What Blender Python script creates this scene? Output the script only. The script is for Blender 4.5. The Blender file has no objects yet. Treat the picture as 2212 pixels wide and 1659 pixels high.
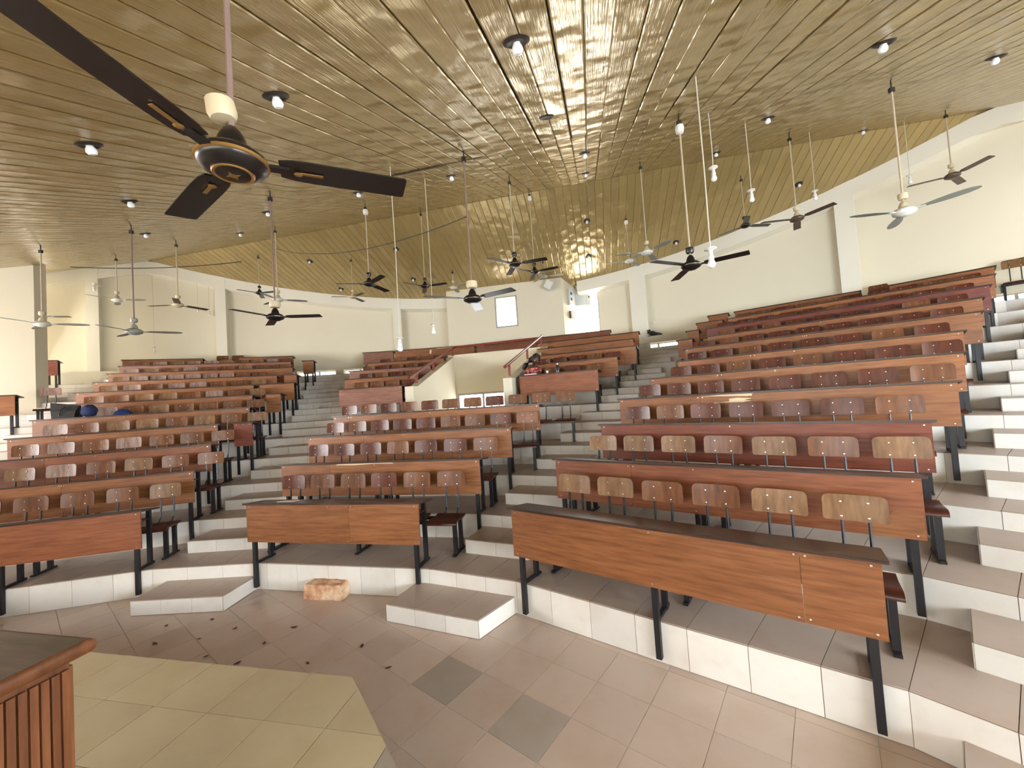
import bpy, math, random
from mathutils import Matrix, Vector
random.seed(7)
SC = bpy.context.scene
COL = SC.collection
R = math.radians

# ---------------------------------------------------------------- camera
def make_camera():
    pitch, roll = R(2.12263), R(3.79427)
    f = Vector((0, math.cos(pitch), math.sin(pitch)))
    rt = Vector((1, 0, 0)); up = rt.cross(f)
    xr = rt*math.cos(roll) - up*math.sin(roll)
    yu = up*math.cos(roll) + rt*math.sin(roll)
    cd = bpy.data.cameras.new('camera'); co = bpy.data.objects.new('camera', cd)
    COL.objects.link(co)
    m = Matrix((xr, yu, -f)).transposed().to_4x4(); m.translation = (0, 0, 2.2)
    co.matrix_world = m
    cd.sensor_fit = 'HORIZONTAL'; cd.sensor_width = 36.0; cd.lens = 853.707/2212*36.0
    cd.clip_start = .05; cd.clip_end = 200
    SC.camera = co
make_camera()

# ---------------------------------------------------------------- sky, daylight, exposure
SC.view_settings.view_transform = 'Standard'
SC.view_settings.look = 'None'
SC.view_settings.gamma = 1.0
SC.view_settings.use_curve_mapping = False
SC.view_settings.exposure = 0.62
W = bpy.data.worlds.new('World'); SC.world = W; W.use_nodes = True
bg = W.node_tree.nodes['Background']
bg.inputs['Color'].default_value = (.93, .97, 1.0, 1); bg.inputs['Strength'].default_value = 5.0
SC.cycles.max_bounces = 4; SC.cycles.diffuse_bounces = 3; SC.cycles.glossy_bounces = 2
SC.cycles.use_light_tree = False; SC.cycles.adaptive_threshold = .1; SC.cycles.adaptive_min_samples = 12; SC.cycles.transparent_max_bounces = 8; SC.cycles.sample_clamp_indirect = 6.0
SC.cycles.caustics_reflective = False; SC.cycles.caustics_refractive = False

def daylight(name, loc, target, sx, sy, power, col):
    ld = bpy.data.lights.new(name, 'AREA'); ld.shape = 'RECTANGLE'; ld.size = sx; ld.size_y = sy
    ld.energy = power; ld.color = col
    o = bpy.data.objects.new(name, ld); COL.objects.link(o); o.location = loc
    o.rotation_euler = (Vector(target)-Vector(loc)).to_track_quat('-Z', 'Y').to_euler()
    return o

# room frame: seats stand on arcs about OX,OY; AX is the hall's axis
OX, OY = -4.21767, -3.76654
AXA = R(12.5); AX = (math.sin(AXA), math.cos(AXA)); TX = (AX[1], -AX[0])
R0, DR, RISE, DESK = 8.83358, 1.02699, .326, .776
def rr(k): return R0 + DR*(k-1)
def zt(k): return RISE*k
def pol(az, r, z=0.0): a = R(az); return Vector((OX+r*math.sin(a), OY+r*math.cos(a), z))
def uv(u, v, z=0.0): return Vector((OX+u*AX[0]+v*TX[0], OY+u*AX[1]+v*TX[1], z))
def u_of(x, y): return (x-OX)*AX[0]+(y-OY)*AX[1]
RIDGE_U, RIDGE_Z, S1, S2 = 15.7, 8.1, .395, -.385
def zc_u(u): return RIDGE_Z + (S1 if u < RIDGE_U else S2)*(u-RIDGE_U)
def zc(x, y): return zc_u(u_of(x, y))

daylight('daylight_left_windows', pol(-57, 12.0, 3.2), pol(0, 13, 2.0), 9.0, 4.2, 1900, (.97, .97, 1.0))
daylight('daylight_right_windows', pol(84, 9.5, 3.0), pol(30, 12, 2.0), 9.0, 4.0, 2400, (.76, .88, 1.0))
daylight('front_fill', uv(1.9, 0, 1.9), uv(12, 0, 3.0), 9.0, 1.4, 110, (1.0, .95, .88))  # added weak fill from behind the camera, for the desk fronts
daylight('daylight_booth_window', pol(21.2, 20.7, 5.1), pol(24.5, 18.5, 5.0), .8, 2.0, 110, (1.0, .98, .95))
daylight('corner_fill', pol(-34.6, 18.8, 5.2), pol(-18, 17.5, 3.6), 2.6, 3.6, 35, (1.0, .98, .94))  # added fill at an unseen gap, brightens the far left back wall

# ---------------------------------------------------------------- mesh helpers
class MB:
    def __init__(s): s.v = []; s.f = []
    def add(s, vs, fs):
        n = len(s.v); s.v += [tuple(p) for p in vs]; s.f += [tuple(i+n for i in f) for f in fs]; return s
    def box(s, x0, x1, y0, y1, z0, z1):
        return s.add([(x0,y0,z0),(x1,y0,z0),(x1,y1,z0),(x0,y1,z0),(x0,y0,z1),(x1,y0,z1),(x1,y1,z1),(x0,y1,z1)],
                     [(3,2,1,0),(4,5,6,7),(0,1,5,4),(1,2,6,5),(2,3,7,6),(3,0,4,7)])
    def bar(s, p, q, w, h, up=(0,0,1)):
        p, q = Vector(p), Vector(q); d = (q-p).normalized(); upv = Vector(up)
        if abs(d.dot(upv)) > .98: upv = Vector((1,0,0))
        a = d.cross(upv).normalized()*w/2; b = a.cross(d).normalized()*h/2
        vs = [c+i*a+j*b for c in (p,q) for i,j in ((-1,-1),(1,-1),(1,1),(-1,1))]
        return s.add(vs, [(0,1,2,3),(7,6,5,4),(0,4,5,1),(1,5,6,2),(2,6,7,3),(3,7,4,0)])
    def tube(s, pts, r, n=8):
        pts = [Vector(p) for p in pts]; rings = []
        for i, p in enumerate(pts):
            d = (pts[min(i+1,len(pts)-1)]-pts[max(i-1,0)]).normalized()
            up = Vector((0,0,1)) if abs(d.z) < .9 else Vector((1,0,0))
            a = d.cross(up).normalized(); b = a.cross(d).normalized()
            rad = r[i] if isinstance(r, (list, tuple)) else r
            rings.append([p+rad*(a*math.cos(2*math.pi*j/n)+b*math.sin(2*math.pi*j/n)) for j in range(n)])
        vs = [v for ring in rings for v in ring]; fs = []
        for i in range(len(pts)-1):
            for j in range(n): fs.append((i*n+j, i*n+(j+1)%n, (i+1)*n+(j+1)%n, (i+1)*n+j))
        fs.append(tuple(range(n))[::-1]); fs.append(tuple((len(pts)-1)*n+j for j in range(n)))
        return s.add(vs, fs)
    def lathe(s, prof, n=20, c=(0,0,0)):
        vs = []; fs = []; m = len(prof)
        for r, z in prof:
            for j in range(n):
                a = 2*math.pi*j/n; vs.append((c[0]+r*math.cos(a), c[1]+r*math.sin(a), c[2]+z))
        for i in range(m-1):
            for j in range(n): fs.append((i*n+j, i*n+(j+1)%n, (i+1)*n+(j+1)%n, (i+1)*n+j))
        fs.append(tuple(range(n))[::-1]); fs.append(tuple((m-1)*n+j for j in range(n)))
        return s.add(vs, fs)
    def prism(s, poly, d):
        poly = [Vector(p) for p in poly]; d = Vector(d); n = len(poly)
        vs = poly+[p+d for p in poly]
        fs = [tuple(range(n))[::-1], tuple(range(n, 2*n))]+[(i,(i+1)%n,n+(i+1)%n,n+i) for i in range(n)]
        return s.add(vs, fs)
    def mesh(s, name, m, smooth=False):
        me = bpy.data.meshes.new(name); me.from_pydata(s.v, [], s.f); me.update()
        if m: me.materials.append(M[m] if isinstance(m, str) else m)
        if smooth:
            me.polygons.foreach_set('use_smooth', [True]*len(me.polygons))
            try: me.set_sharp_from_angle(angle=R(40))
            except Exception: pass
        return me
    def build(s, name, m, parent=None, smooth=False):
        return link(name, s.mesh(name, m, smooth), parent)
def link(name, me, parent=None, loc=None, rot=None):
    o = bpy.data.objects.new(name, me); COL.objects.link(o)
    if parent: o.parent = parent
    if loc is not None: o.location = loc
    if rot is not None: o.rotation_euler = rot
    return o
def empty(name, loc, rz=0.0):
    o = bpy.data.objects.new(name, None); COL.objects.link(o); o.location = loc; o.rotation_euler = (0,0,rz)
    o.empty_display_size = .1
    return o
def tag(o, label, cat, group=None, kind=None):
    o['label'] = label; o['category'] = cat
    if group: o['group'] = group
    if kind: o['kind'] = kind
    return o
def structure(o, label=None, cat=None):
    o['kind'] = 'structure'
    if label: o['label'] = label
    if cat: o['category'] = cat
    return o
def clip(poly, hp):
    # keep the part of a 2-D polygon where n.p <= c
    (nx, ny), c = hp; out = []
    for i in range(len(poly)):
        p, q = poly[i], poly[(i+1) % len(poly)]
        dp = nx*p[0]+ny*p[1]-c; dq = nx*q[0]+ny*q[1]-c
        if dp <= 0: out.append(p)
        if (dp < 0) != (dq < 0) and abs(dp-dq) > 1e-9:
            t = dp/(dp-dq); out.append((p[0]+t*(q[0]-p[0]), p[1]+t*(q[1]-p[1])))
    return out
def area2(p): return abs(sum(p[i][0]*p[(i+1)%len(p)][1]-p[(i+1)%len(p)][0]*p[i][1] for i in range(len(p))))/2
def inset(poly, d):
    # shrink a convex polygon by d on every side
    n = len(poly); a = sum(poly[i][0]*poly[(i+1)%n][1]-poly[(i+1)%n][0]*poly[i][1] for i in range(n))
    sg = 1 if a > 0 else -1; out = poly
    for i in range(n):
        p, q = poly[i], poly[(i+1)%n]; ex, ey = q[0]-p[0], q[1]-p[1]; l = math.hypot(ex, ey)
        if l < 1e-6: continue
        nx, ny = sg*ey/l, -sg*ex/l
        out = clip(out, ((nx, ny), nx*p[0]+ny*p[1]-d))
        if len(out) < 3: return []
    return out

# ---------------------------------------------------------------- materials
M = {}
def srgb(r, g, b):
    f = lambda c: (c/255/12.92 if c/255 <= .04045 else ((c/255+.055)/1.055)**2.4)
    return (f(r), f(g), f(b), 1)
class NT:
    def __init__(s, name):
        s.m = bpy.data.materials.new(name); s.m.use_nodes = True; M[name] = s.m
        s.t = s.m.node_tree; s.b = s.t.nodes['Principled BSDF']; s.out = s.t.nodes['Material Output']
    def n(s, ty, **kw):
        x = s.t.nodes.new(ty)
        for k, v in kw.items():
            if k in x.inputs: x.inputs[k].default_value = v
            else: setattr(x, k, v)
        return x
    def l(s, a, b): s.t.links.new(a, b)
    def coords(s, scale=(1,1,1), rand=0.0, kind='Object'):
        tc = s.n('ShaderNodeTexCoord'); mp = s.n('ShaderNodeMapping'); mp.inputs['Scale'].default_value = scale
        s.l(tc.outputs[kind], mp.inputs['Vector'])
        if rand:
            oi = s.n('ShaderNodeObjectInfo'); mu = s.n('ShaderNodeMath', operation='MULTIPLY'); mu.inputs[1].default_value = rand
            s.l(oi.outputs['Random'], mu.inputs[0]); cb = s.n('ShaderNodeCombineXYZ')
            for i in range(3): s.l(mu.outputs[0], cb.inputs[i])
            s.l(cb.outputs[0], mp.inputs['Location'])
        return mp.outputs[0]
    def noise(s, vec, scale, detail=4, rough=.55):
        x = s.n('ShaderNodeTexNoise', Scale=scale, Detail=detail, Roughness=rough); s.l(vec, x.inputs['Vector']); return x.outputs['Fac']
    def ramp(s, fac, stops):
        x = s.n('ShaderNodeValToRGB'); e = x.color_ramp.elements
        while len(e) < len(stops): e.new(.5)
        for i, (p, c) in enumerate(stops): e[i].position = p; e[i].color = c
        s.l(fac, x.inputs[0]); return x.outputs[0]
    def mix(s, fac, a, b, mode='MIX'):
        x = s.n('ShaderNodeMix', data_type='RGBA', blend_type=mode)
        if isinstance(fac, (int, float)): x.inputs[0].default_value = fac
        else: s.l(fac, x.inputs[0])
        for sock, v in ((x.inputs[6], a), (x.inputs[7], b)):
            if isinstance(v, tuple): sock.default_value = v
            else: s.l(v, sock)
        return x.outputs[2]
    def tint(s, col, lo, hi):
        oi = s.n('ShaderNodeObjectInfo'); mr = s.n('ShaderNodeMapRange'); s.l(oi.outputs['Random'], mr.inputs[0])
        mr.inputs[3].default_value = lo; mr.inputs[4].default_value = hi
        cb = s.n('ShaderNodeCombineColor')
        for i in range(3): s.l(mr.outputs[0], cb.inputs[i])
        return s.mix(1.0, col, cb.outputs[0], 'MULTIPLY')
    def bump(s, h, strength, dist=.01):
        x = s.n('ShaderNodeBump', Strength=strength, Distance=dist); s.l(h, x.inputs['Height']); s.l(x.outputs[0], s.b.inputs['Normal'])
    def set(s, col=None, rough=.5, metal=0.0, spec=.5):
        if col is not None:
            if isinstance(col, tuple): s.b.inputs['Base Color'].default_value = col
            else: s.l(col, s.b.inputs['Base Color'])
        s.b.inputs['Roughness'].default_value = rough; s.b.inputs['Metallic'].default_value = metal
        s.b.inputs['Specular IOR Level'].default_value = spec
        return s
def plain(name, c, rough=.5, metal=0.0, spec=.5, vary=.12, scale=6):
    t = NT(name); v = t.coords(rand=9); f = t.noise(v, scale)
    c2 = tuple(x*(1-vary) for x in c[:3])+(1,)
    t.set(t.mix(f, c, c2), rough, metal, spec); return t
def wood(name, c1, c2, c3, rough=.38, lo=.85, hi=1.12, stretch=(.9, 9, 12), scale=3.2):
    t = NT(name); v = t.coords(stretch, rand=30); f = t.noise(v, scale, 6, .6)
    col = t.ramp(f, [(.3, c1), (.5, c2), (.72, c3)])
    v2 = t.coords((.5, 2, 1.2), rand=17); g = t.noise(v2, 2.2, 3)
    col = t.mix(t.ramp(g, [(.42, (1,1,1,1)), (.75, (.72,.66,.62,1))]), (0,0,0,1), col, 'MIX') if False else t.mix(1.0, col, t.ramp(g, [(.35, (1.0,1.0,1.0,1)), (.75, (.78,.74,.72,1))]), 'MULTIPLY')
    t.set(t.tint(col, lo, hi), rough, 0, .45); t.bump(f, .12, .004); return t
wood('panel_wood', srgb(118,71,37), srgb(142,89,51), srgb(158,105,66))
wood('panel_wood_red', srgb(98,44,32), srgb(118,56,42), srgb(132,68,52))
wood('panel_wood_dark', srgb(88,42,27), srgb(112,56,36), srgb(126,70,46))
wood('panel_wood_warm', srgb(108,60,34), srgb(132,76,46), srgb(146,90,58))
wood('panel_wood_pink', srgb(122,78,60), srgb(146,98,78), srgb(164,118,98))
wood('top_wood', srgb(44,30,24), srgb(62,44,35), srgb(84,62,50), rough=.3)
wood('back_brown', srgb(88,50,26), srgb(112,68,38), srgb(134,86,52), stretch=(6,3,1.2), rough=.3)
wood('back_dark', srgb(66,29,17), srgb(90,42,25), srgb(108,56,35), stretch=(6,3,1.2), rough=.28)
wood('back_tan', srgb(100,68,38), srgb(126,90,56), srgb(146,110,74), stretch=(6,3,1.2), rough=.35)
wood('back_glare', srgb(120,92,78), srgb(148,120,106), srgb(172,148,136), stretch=(6,3,1.2), rough=.35)  # backrest variant with the greying of window glare put into its colour
wood('seat_wood', srgb(54,24,18), srgb(74,35,26), srgb(92,48,36), stretch=(3,3,1.2), rough=.3)
wood('lectern_wood', srgb(72,38,16), srgb(102,58,28), srgb(124,76,42), stretch=(7,7,.7), rough=.4)
wood('lectern_top', srgb(76,60,48), srgb(100,80,66), srgb(120,100,86), rough=.35)
plain('pale_torn', srgb(226,200,160), .7)
plain('steel_black', srgb(40,38,40), .42, .3, .5, .35, 9)
plain('bolt_steel', srgb(225,222,215), .25, .8)
plain('wall_cream', srgb(229,219,194), .85, 0, .2, .07, .8)
plain('wall_white', srgb(236,229,210), .8, 0, .2, .06, 1.0)
plain('grout', srgb(126,108,92), .9, 0, .2)
plain('grout_light', srgb(206,194,182), .9, 0, .2)
plain('gold_trim', srgb(190,150,90), .3, .8)
plain('fan_black', srgb(34,28,26), .3, .1, .5, .3)
plain('fan_white', srgb(222,220,208), .4, 0, .5, .12)
plain('fan_grey', srgb(150,150,138), .45, 0, .5, .15)
plain('fan_brown', srgb(92,72,58), .42, 0, .5, .2)
plain('fan_cream', srgb(206,188,152), .45, 0, .5, .12)
plain('rod_paint', srgb(196,178,150), .5, .1, .5, .25, 14)
plain('rod_mauve', srgb(142,118,106), .5, .1, .5, .25, 14)
plain('plastic_white', srgb(232,228,216), .4)
plain('cord_black', srgb(38,30,26), .6)
plain('cord_white', srgb(206,196,176), .6)
plain('socket_dark', srgb(60,52,46), .5, .4)
plain('chrome', srgb(190,188,182), .2, .9)
plain('rail_red', srgb(128,52,36), .35)
plain('cabinet_grey', srgb(206,210,206), .4)
plain('box_brown', srgb(120,84,60), .5)
plain('frame_alu', srgb(176,170,168), .5, 0)
plain('bag_black', srgb(20,22,26), .45)
plain('cloth_blue', srgb(40,66,130), .85, 0, .2, .4, 20)
plain('cloth_navy', srgb(52,58,92), .85, 0, .2, .35, 20)
plain('skin', srgb(86,52,38), .5, 0, .4)
plain('hair_black', srgb(18,16,18), .55)
plain('trouser', srgb(40,38,52), .85)
plain('paper', srgb(238,214,214), .7)
plain('paper_white', srgb(236,226,206), .7)
plain('bottle_dark', srgb(40,44,46), .15)
plain('leaf_dry', srgb(70,46,28), .8)
def tile_mat(name, c, rough=.33, lo=.92, hi=1.06, dirt=(.80,.70,.60,1)):
    t = NT(name); v = t.coords((1,1,1), 0, 'Object'); f = t.noise(v, 2.3, 5); g = t.noise(v, 9, 3)
    col = t.mix(t.ramp(f, [(.45, (0,0,0,1)), (.8, (.55,.55,.55,1))]), c, tuple(a*b for a, b in zip(c[:3], dirt[:3]))+(1,))
    col = t.mix(t.ramp(g, [(.55, (0,0,0,1)), (.9, (.3,.3,.3,1))]), col, tuple(a*b*.9 for a, b in zip(c[:3], dirt[:3]))+(1,))
    t.set(t.tint(col, lo, hi), rough, 0, .45); t.bump(g, .03, .002)
tile_mat('tile_floor', srgb(192,170,153))
tile_mat('tile_floor_grey', srgb(166,152,138))
tile_mat('tile_riser', srgb(224,218,208), .3)
tile_mat('tile_tread', srgb(178,158,143), .36)
tile_mat('tile_stage', srgb(192,174,140), .4)
def strip_mat(name, c1, c2):
    t = NT(name); v = t.coords((1.1, 1.0, 1), rand=40); f = t.noise(v, 2.7, 1.5, .4)
    v2 = t.coords((34, .25, 1), rand=5); g = t.noise(v2, 3.0, 3)
    v3 = t.coords((1, .6, 1), 0); d = t.noise(v3, .9, 4)
    col = t.mix(g, c1, c2); col = t.mix(1.0, col, t.ramp(d, [(.3, (.86,.84,.80,1)), (.65, (1,1,1,1))]), 'MULTIPLY')
    t.set(t.tint(col, .93, 1.06), .2, .35, .8)
    ad = t.n('ShaderNodeMath', operation='MULTIPLY_ADD'); ad.inputs[1].default_value = .05
    t.l(g, ad.inputs[0]); t.l(f, ad.inputs[2]); t.bump(ad.outputs[0], .9, .06)
strip_mat('strip_gold', srgb(194,170,116), srgb(166,142,90))
plain('strip_gap', srgb(74,56,34), .9)
def glass_mat():
    t = NT('pane_glass'); tr = t.n('ShaderNodeBsdfTransparent'); gl = t.n('ShaderNodeBsdfGlossy', Roughness=.05)
    mx = t.n('ShaderNodeMixShader'); mx.inputs[0].default_value = .08
    t.l(tr.outputs[0], mx.inputs[1]); t.l(gl.outputs[0], mx.inputs[2]); t.l(mx.outputs[0], t.out.inputs['Surface'])
glass_mat()
def bulb_mat():
    t = NT('bulb_glass'); t.set(srgb(238,238,236), .2, 0, .6)
bulb_mat()
def blouse_mat():
    t = NT('cloth_floral'); v = t.coords((1,1,1)); x = t.n('ShaderNodeTexVoronoi', Scale=22.0); t.l(v, x.inputs['Vector'])
    t.set(t.ramp(x.outputs['Distance'], [(.12, srgb(240,160,120)), (.40, srgb(220,104,84)), (.62, srgb(110,66,78))]), .8)
blouse_mat()
def brick_mat():
    t = NT('clay_block'); v = t.coords(); f = t.noise(v, 7, 6, .65)
    t.set(t.ramp(f, [(.35, srgb(176,110,74)), (.55, srgb(214,176,140)), (.7, srgb(226,206,178))]), .85); t.bump(f, .5, .02)
brick_mat()

# ---------------------------------------------------------------- seating tiers
VL, VR = 6.3, 17.8            # the sides of the sunken entrance, as angles about the hall's centre
def on_ray(az, A, B):
    d = pol(az, 1)-Vector((OX, OY, 0)); e = B-A; w = A-Vector((OX, OY, 0))
    # O + t d = A + s e
    det = d.x*(-e.y)+e.x*d.y; t = (w.x*(-e.y)+e.x*w.y)/det
    return Vector((OX+t*d.x, OY+t*d.y, 0))
def tier_pts(k):
    r = rr(k)+.08; q = k-1
    lo = [-58, -48, -37, -22.5-.45*q-5.0, -22.5-.45*q, -3.4-.8*q, 5.4-.75*q]
    hi = [20.6+.7*q, 27.6+.4*q, 46.2+.45*q, 56.5+.45*q, 70, 84]
    P = [pol(a, r) for a in lo]; Q = [pol(a, r) for a in hi]
    if k <= 5: mid = [on_ray(VL, P[-1], Q[0]), on_ray(VR, P[-1], Q[0])]
    else: mid = [pol(VL, r), pol(VR, r)]
    return P+mid+Q
SEG = dict(LLaisle=3, L=4, LCaisle=5, CL=6, CM=7, CR=8, CRaisle=9, R=10, Raisle=11)
def plates(parent, name, quad, nrm, n, m, mat, gap=.004, th=.006):
    # n x m thin tiles over the quad a,b,c,d (a-b bottom/front edge), proud along nrm
    a, b, c, d = [Vector(p) for p in quad]; nrm = Vector(nrm)
    P = lambda s, t: (a*(1-s)+b*s)*(1-t)+(d*(1-s)+c*s)*t
    out = []
    L = (b-a).length; Hh = (d-a).length
    for i in range(n):
        for j in range(m):
            gs, gt = gap/L/2, gap/max(Hh, .01)/2
            s0, s1, t0, t1 = i/n+gs, (i+1)/n-gs, j/m+gt, (j+1)/m-gt
            poly = [P(s0,t0), P(s1,t0), P(s1,t1), P(s0,t1)]
            out.append(MB().prism(poly, nrm*th).build(name, mat, parent))
    return out
ORD = ['lowest','second','third','fourth','fifth','sixth','seventh','eighth','ninth','tenth','topmost']
for k in range(1, 12):
    A = tier_pts(k); B = tier_pts(k+1) if k < 11 else [p*0+Vector((OX+(p.x-OX)*1.075, OY+(p.y-OY)*1.075, 0)) for p in A]
    mb = MB(); z0, z1 = zt(k-1), zt(k)
    up = Vector((0,0,1))
    for i in range(len(A)-1):
        if i == SEG['CM'] and 6 <= k <= 9: continue
        a, b, c, d = A[i], A[i+1], B[i+1], B[i]
        if not (i == SEG['CM'] and k == 10):
            mb.add([a+up*z0, b+up*z0, b+up*z1, a+up*z1], [(0,1,2,3)])
        mb.add([a+up*z1, b+up*z1, c+up*z1, d+up*z1], [(0,1,2,3)])
    o = structure(mb.build('floor_tier', 'grout'), '%s tiled seating tier of the lecture hall'%ORD[k-1] if k > 1 else 'lowest tiled seating tier beside the hall floor')
    # tiles that can be told apart
    segs = ['LCaisle','CRaisle','Raisle','LLaisle']
    if k <= 5: segs += ['L','CL','CM','CR','R']
    elif k == 6: segs += ['CL','CR','R']
    for sname in segs:
        i = SEG[sname]; a, b = A[i], A[i+1]; L = (b-a).length; t = (b-a).normalized(); nr = Vector((t.y, -t.x, 0))
        if nr.dot(a-Vector((OX,OY,0))) > 0: nr = -nr
        n = max(1, round(L/.405))
        plates(o, 'riser_tile', (a+up*(z0+.003), b+up*(z0+.003), b+up*(z1-.001), a+up*(z1-.001)), nr, n, 1, 'tile_riser')
    tsegs = ['LCaisle','CRaisle','Raisle'] if k <= 7 else []
    if k == 1: tsegs += ['L','CL','CM','CR','R']
    elif k <= 3: tsegs += ['R']
    for sname in tsegs:
        i = SEG[sname]; a, b, c, d = A[i], A[i+1], B[i+1], B[i]; n = max(1, round((b-a).length/.42))
        plates(o, 'tread_tile', (a+up*z1, b+up*z1, c+up*z1, d+up*z1), up, n, 2, 'tile_tread', .004, .005)
    if k > 3:
        rest = [i for i in range(len(A)-1) if i not in [SEG[s] for s in tsegs] and not (i == SEG['CM'] and 6 <= k <= 9)]
        mb = MB()
        for i in rest:
            a, b, c, d = A[i], A[i+1], B[i+1], B[i]; mb.prism([a+up*z1, b+up*z1, c+up*z1, d+up*z1], up*.005)
        s = mb.build('tread_surface', 'tile_tread', o)
    else:
        mb = MB()
        for i in range(len(A)-1):
            if i not in [SEG[s] for s in tsegs]:
                a, b, c, d = A[i], A[i+1], B[i+1], B[i]; mb.prism([a+up*z1, b+up*z1, c+up*z1, d+up*z1], up*.005)
        mb.build('tread_surface', 'tile_tread', o)
    if k > 5:
        mb = MB()
        for i in range(len(A)-1):
            if i in [SEG[s] for s in segs] or (i == SEG['CM'] and k <= 10): continue
            a, b = A[i], A[i+1]; t = (b-a).normalized(); nr = Vector((t.y, -t.x, 0))
            if nr.dot(a-Vector((OX,OY,0))) > 0: nr = -nr
            mb.prism([a+up*z0, b+up*z0, b+up*z1, a+up*z1], nr*.005)
        mb.build('riser_surface', 'tile_riser', o)

# half-height steps in the aisles
def half_step(k, a0, a1, where, depth=.42, skew=0.0):
    z0 = zt(k-1)+.004; z1 = z0+RISE/2; up = Vector((0,0,1)); r = rr(k)
    A, B = pol(a0, r-depth), pol(a1, r-depth); C, D = pol(a1+skew, r+.075), pol(a0+skew*.3, r+.075)
    o = structure(MB().prism([A+up*z0, B+up*z0, C+up*z0, D+up*z0], up*(z1-z0)).build('stair_step', 'grout'),
                  'tiled half step at the %s tier in the %s'%(ORD[k-1], where))
    def face(p, q):
        t = (q-p).normalized(); nr = Vector((t.y, -t.x, 0)); L = (q-p).length
        plates(o, 'riser_tile', (p+up*z0, q+up*z0, q+up*z1, p+up*z1), nr, max(1, round(L/.42)), 1, 'tile_riser')
    face(A, B); face(B, C); face(D, A)
    plates(o, 'tread_tile', (A+up*z1, B+up*z1, C+up*z1, D+up*z1), up, max(1, round((B-A).length/.42)), 1, 'tile_tread', .004, .005)
for k in range(1, 12):
    q = k-1
    half_step(k, -3.4-.8*q+1.2, 5.4-.75*q-.2, 'stair left of the centre desks', .44)
    half_step(k, 20.6+.7*q-(1.3 if k == 1 else -.6), 27.6+.4*q-1.0, 'stair right of the centre desks', .44, .8 if k == 1 else 0)
    half_step(k, 46.2+.45*q+1.3, 56.0+.45*q, 'stair at the right edge', .46)
    half_step(k, -22.5-.45*q-4.6, -22.5-.45*q-.8, 'stair at the left edge', .42)

# ---------------------------------------------------------------- hall floor and stage
fl = structure(MB().add([(-16,-8,-.003),(16,-8,-.003),(16,12,-.003),(-16,12,-.003)], [(0,1,2,3)]).build('floor', 'grout_light'), 'tiled floor of the lecture hall')
P1 = tier_pts(1); HP = []
for i in range(len(P1)-1):
    a, b = P1[i], P1[i+1]; t = (b-a).normalized(); n = Vector((t.y, -t.x, 0))
    if n.dot(a-Vector((OX,OY,0))) < 0: n = -n
    HP.append(((n.x, n.y), n.dot(a)-.004))
STG = [(-9.0, 4.36), (-1.17, 2.66), (-.55, 1.81), (-1.3, -1.6), (-9.0, -1.6)]
e1 = (.405*math.cos(R(-38.1)), .405*math.sin(R(-38.1))); e2 = (-e1[1], e1[0]); g0 = (-.069, 3.033)
n_t = 0
for i in range(-22, 16):
    for j in range(-9, 14):
        c = (g0[0]+(i+.5)*e1[0]+(j+.5)*e2[0], g0[1]+(i+.5)*e1[1]+(j+.5)*e2[1])
        if c[1] < 1.0 or c[0] < -7.2 or c[0] > 3.6: continue
        if abs(c[0]) > c[1]*1.42+.5: continue
        if c[0] < -1.4 and c[1] < 2.95-(c[0]+1.2)*.217-.55: continue      # under the stage
        p = [(g0[0]+(i+a)*e1[0]+(j+b)*e2[0], g0[1]+(i+a)*e1[1]+(j+b)*e2[1]) for a, b in ((0,0),(1,0),(1,1),(0,1))]
        for h in HP:
            p = clip(p, h)
            if len(p) < 3: break
        if len(p) < 3 or area2(p) < .004: continue
        p = inset(p, .0022)
        if len(p) < 3: continue
        m = 'tile_floor_grey' if (i, j) in ((0,-1), (-2,-1)) else 'tile_floor'
        MB().prism([Vector((x, y, -.012)) for x, y in p], (0,0,.012)).build('floor_tile', m, fl); n_t += 1
# low stage the lectern stands on
st = structure(MB().prism([Vector((x, y, 0)) for x, y in STG][::-1], (0,0,.436)).build('floor_stage', 'grout'), 'low tiled stage in the near left corner')
d1 = Vector((.977, -.213)); d2 = Vector((.213, .977)); s0 = Vector((-1.17, 2.66))-d1*.305
hs = []
for i in range(5):
    p, q = STG[i], STG[(i+1)%5]; ex, ey = q[0]-p[0], q[1]-p[1]; l = math.hypot(ex, ey)
    n = (-ey/l, ex/l); hs.append((n, n[0]*p[0]+n[1]*p[1]))
for i in range(-14, 4):
    for j in range(-5, 1):
        p = [tuple(s0+d1*.405*(i+a)+d2*.395*(j+b-1)) for a, b in ((0,0),(1,0),(1,1),(0,1))]
        for h in hs:
            p = clip(p, h)
            if len(p) < 3: break
        if len(p) < 3 or area2(p) < .003: continue
        p = inset(p, .0025)
        if len(p) >= 3:
            MB().prism([Vector((x, y, .436)) for x, y in p], (0,0,.014)).build('stage_tile', 'tile_floor_grey' if (i, j) == (2, -1) else 'tile_stage', st)

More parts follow.
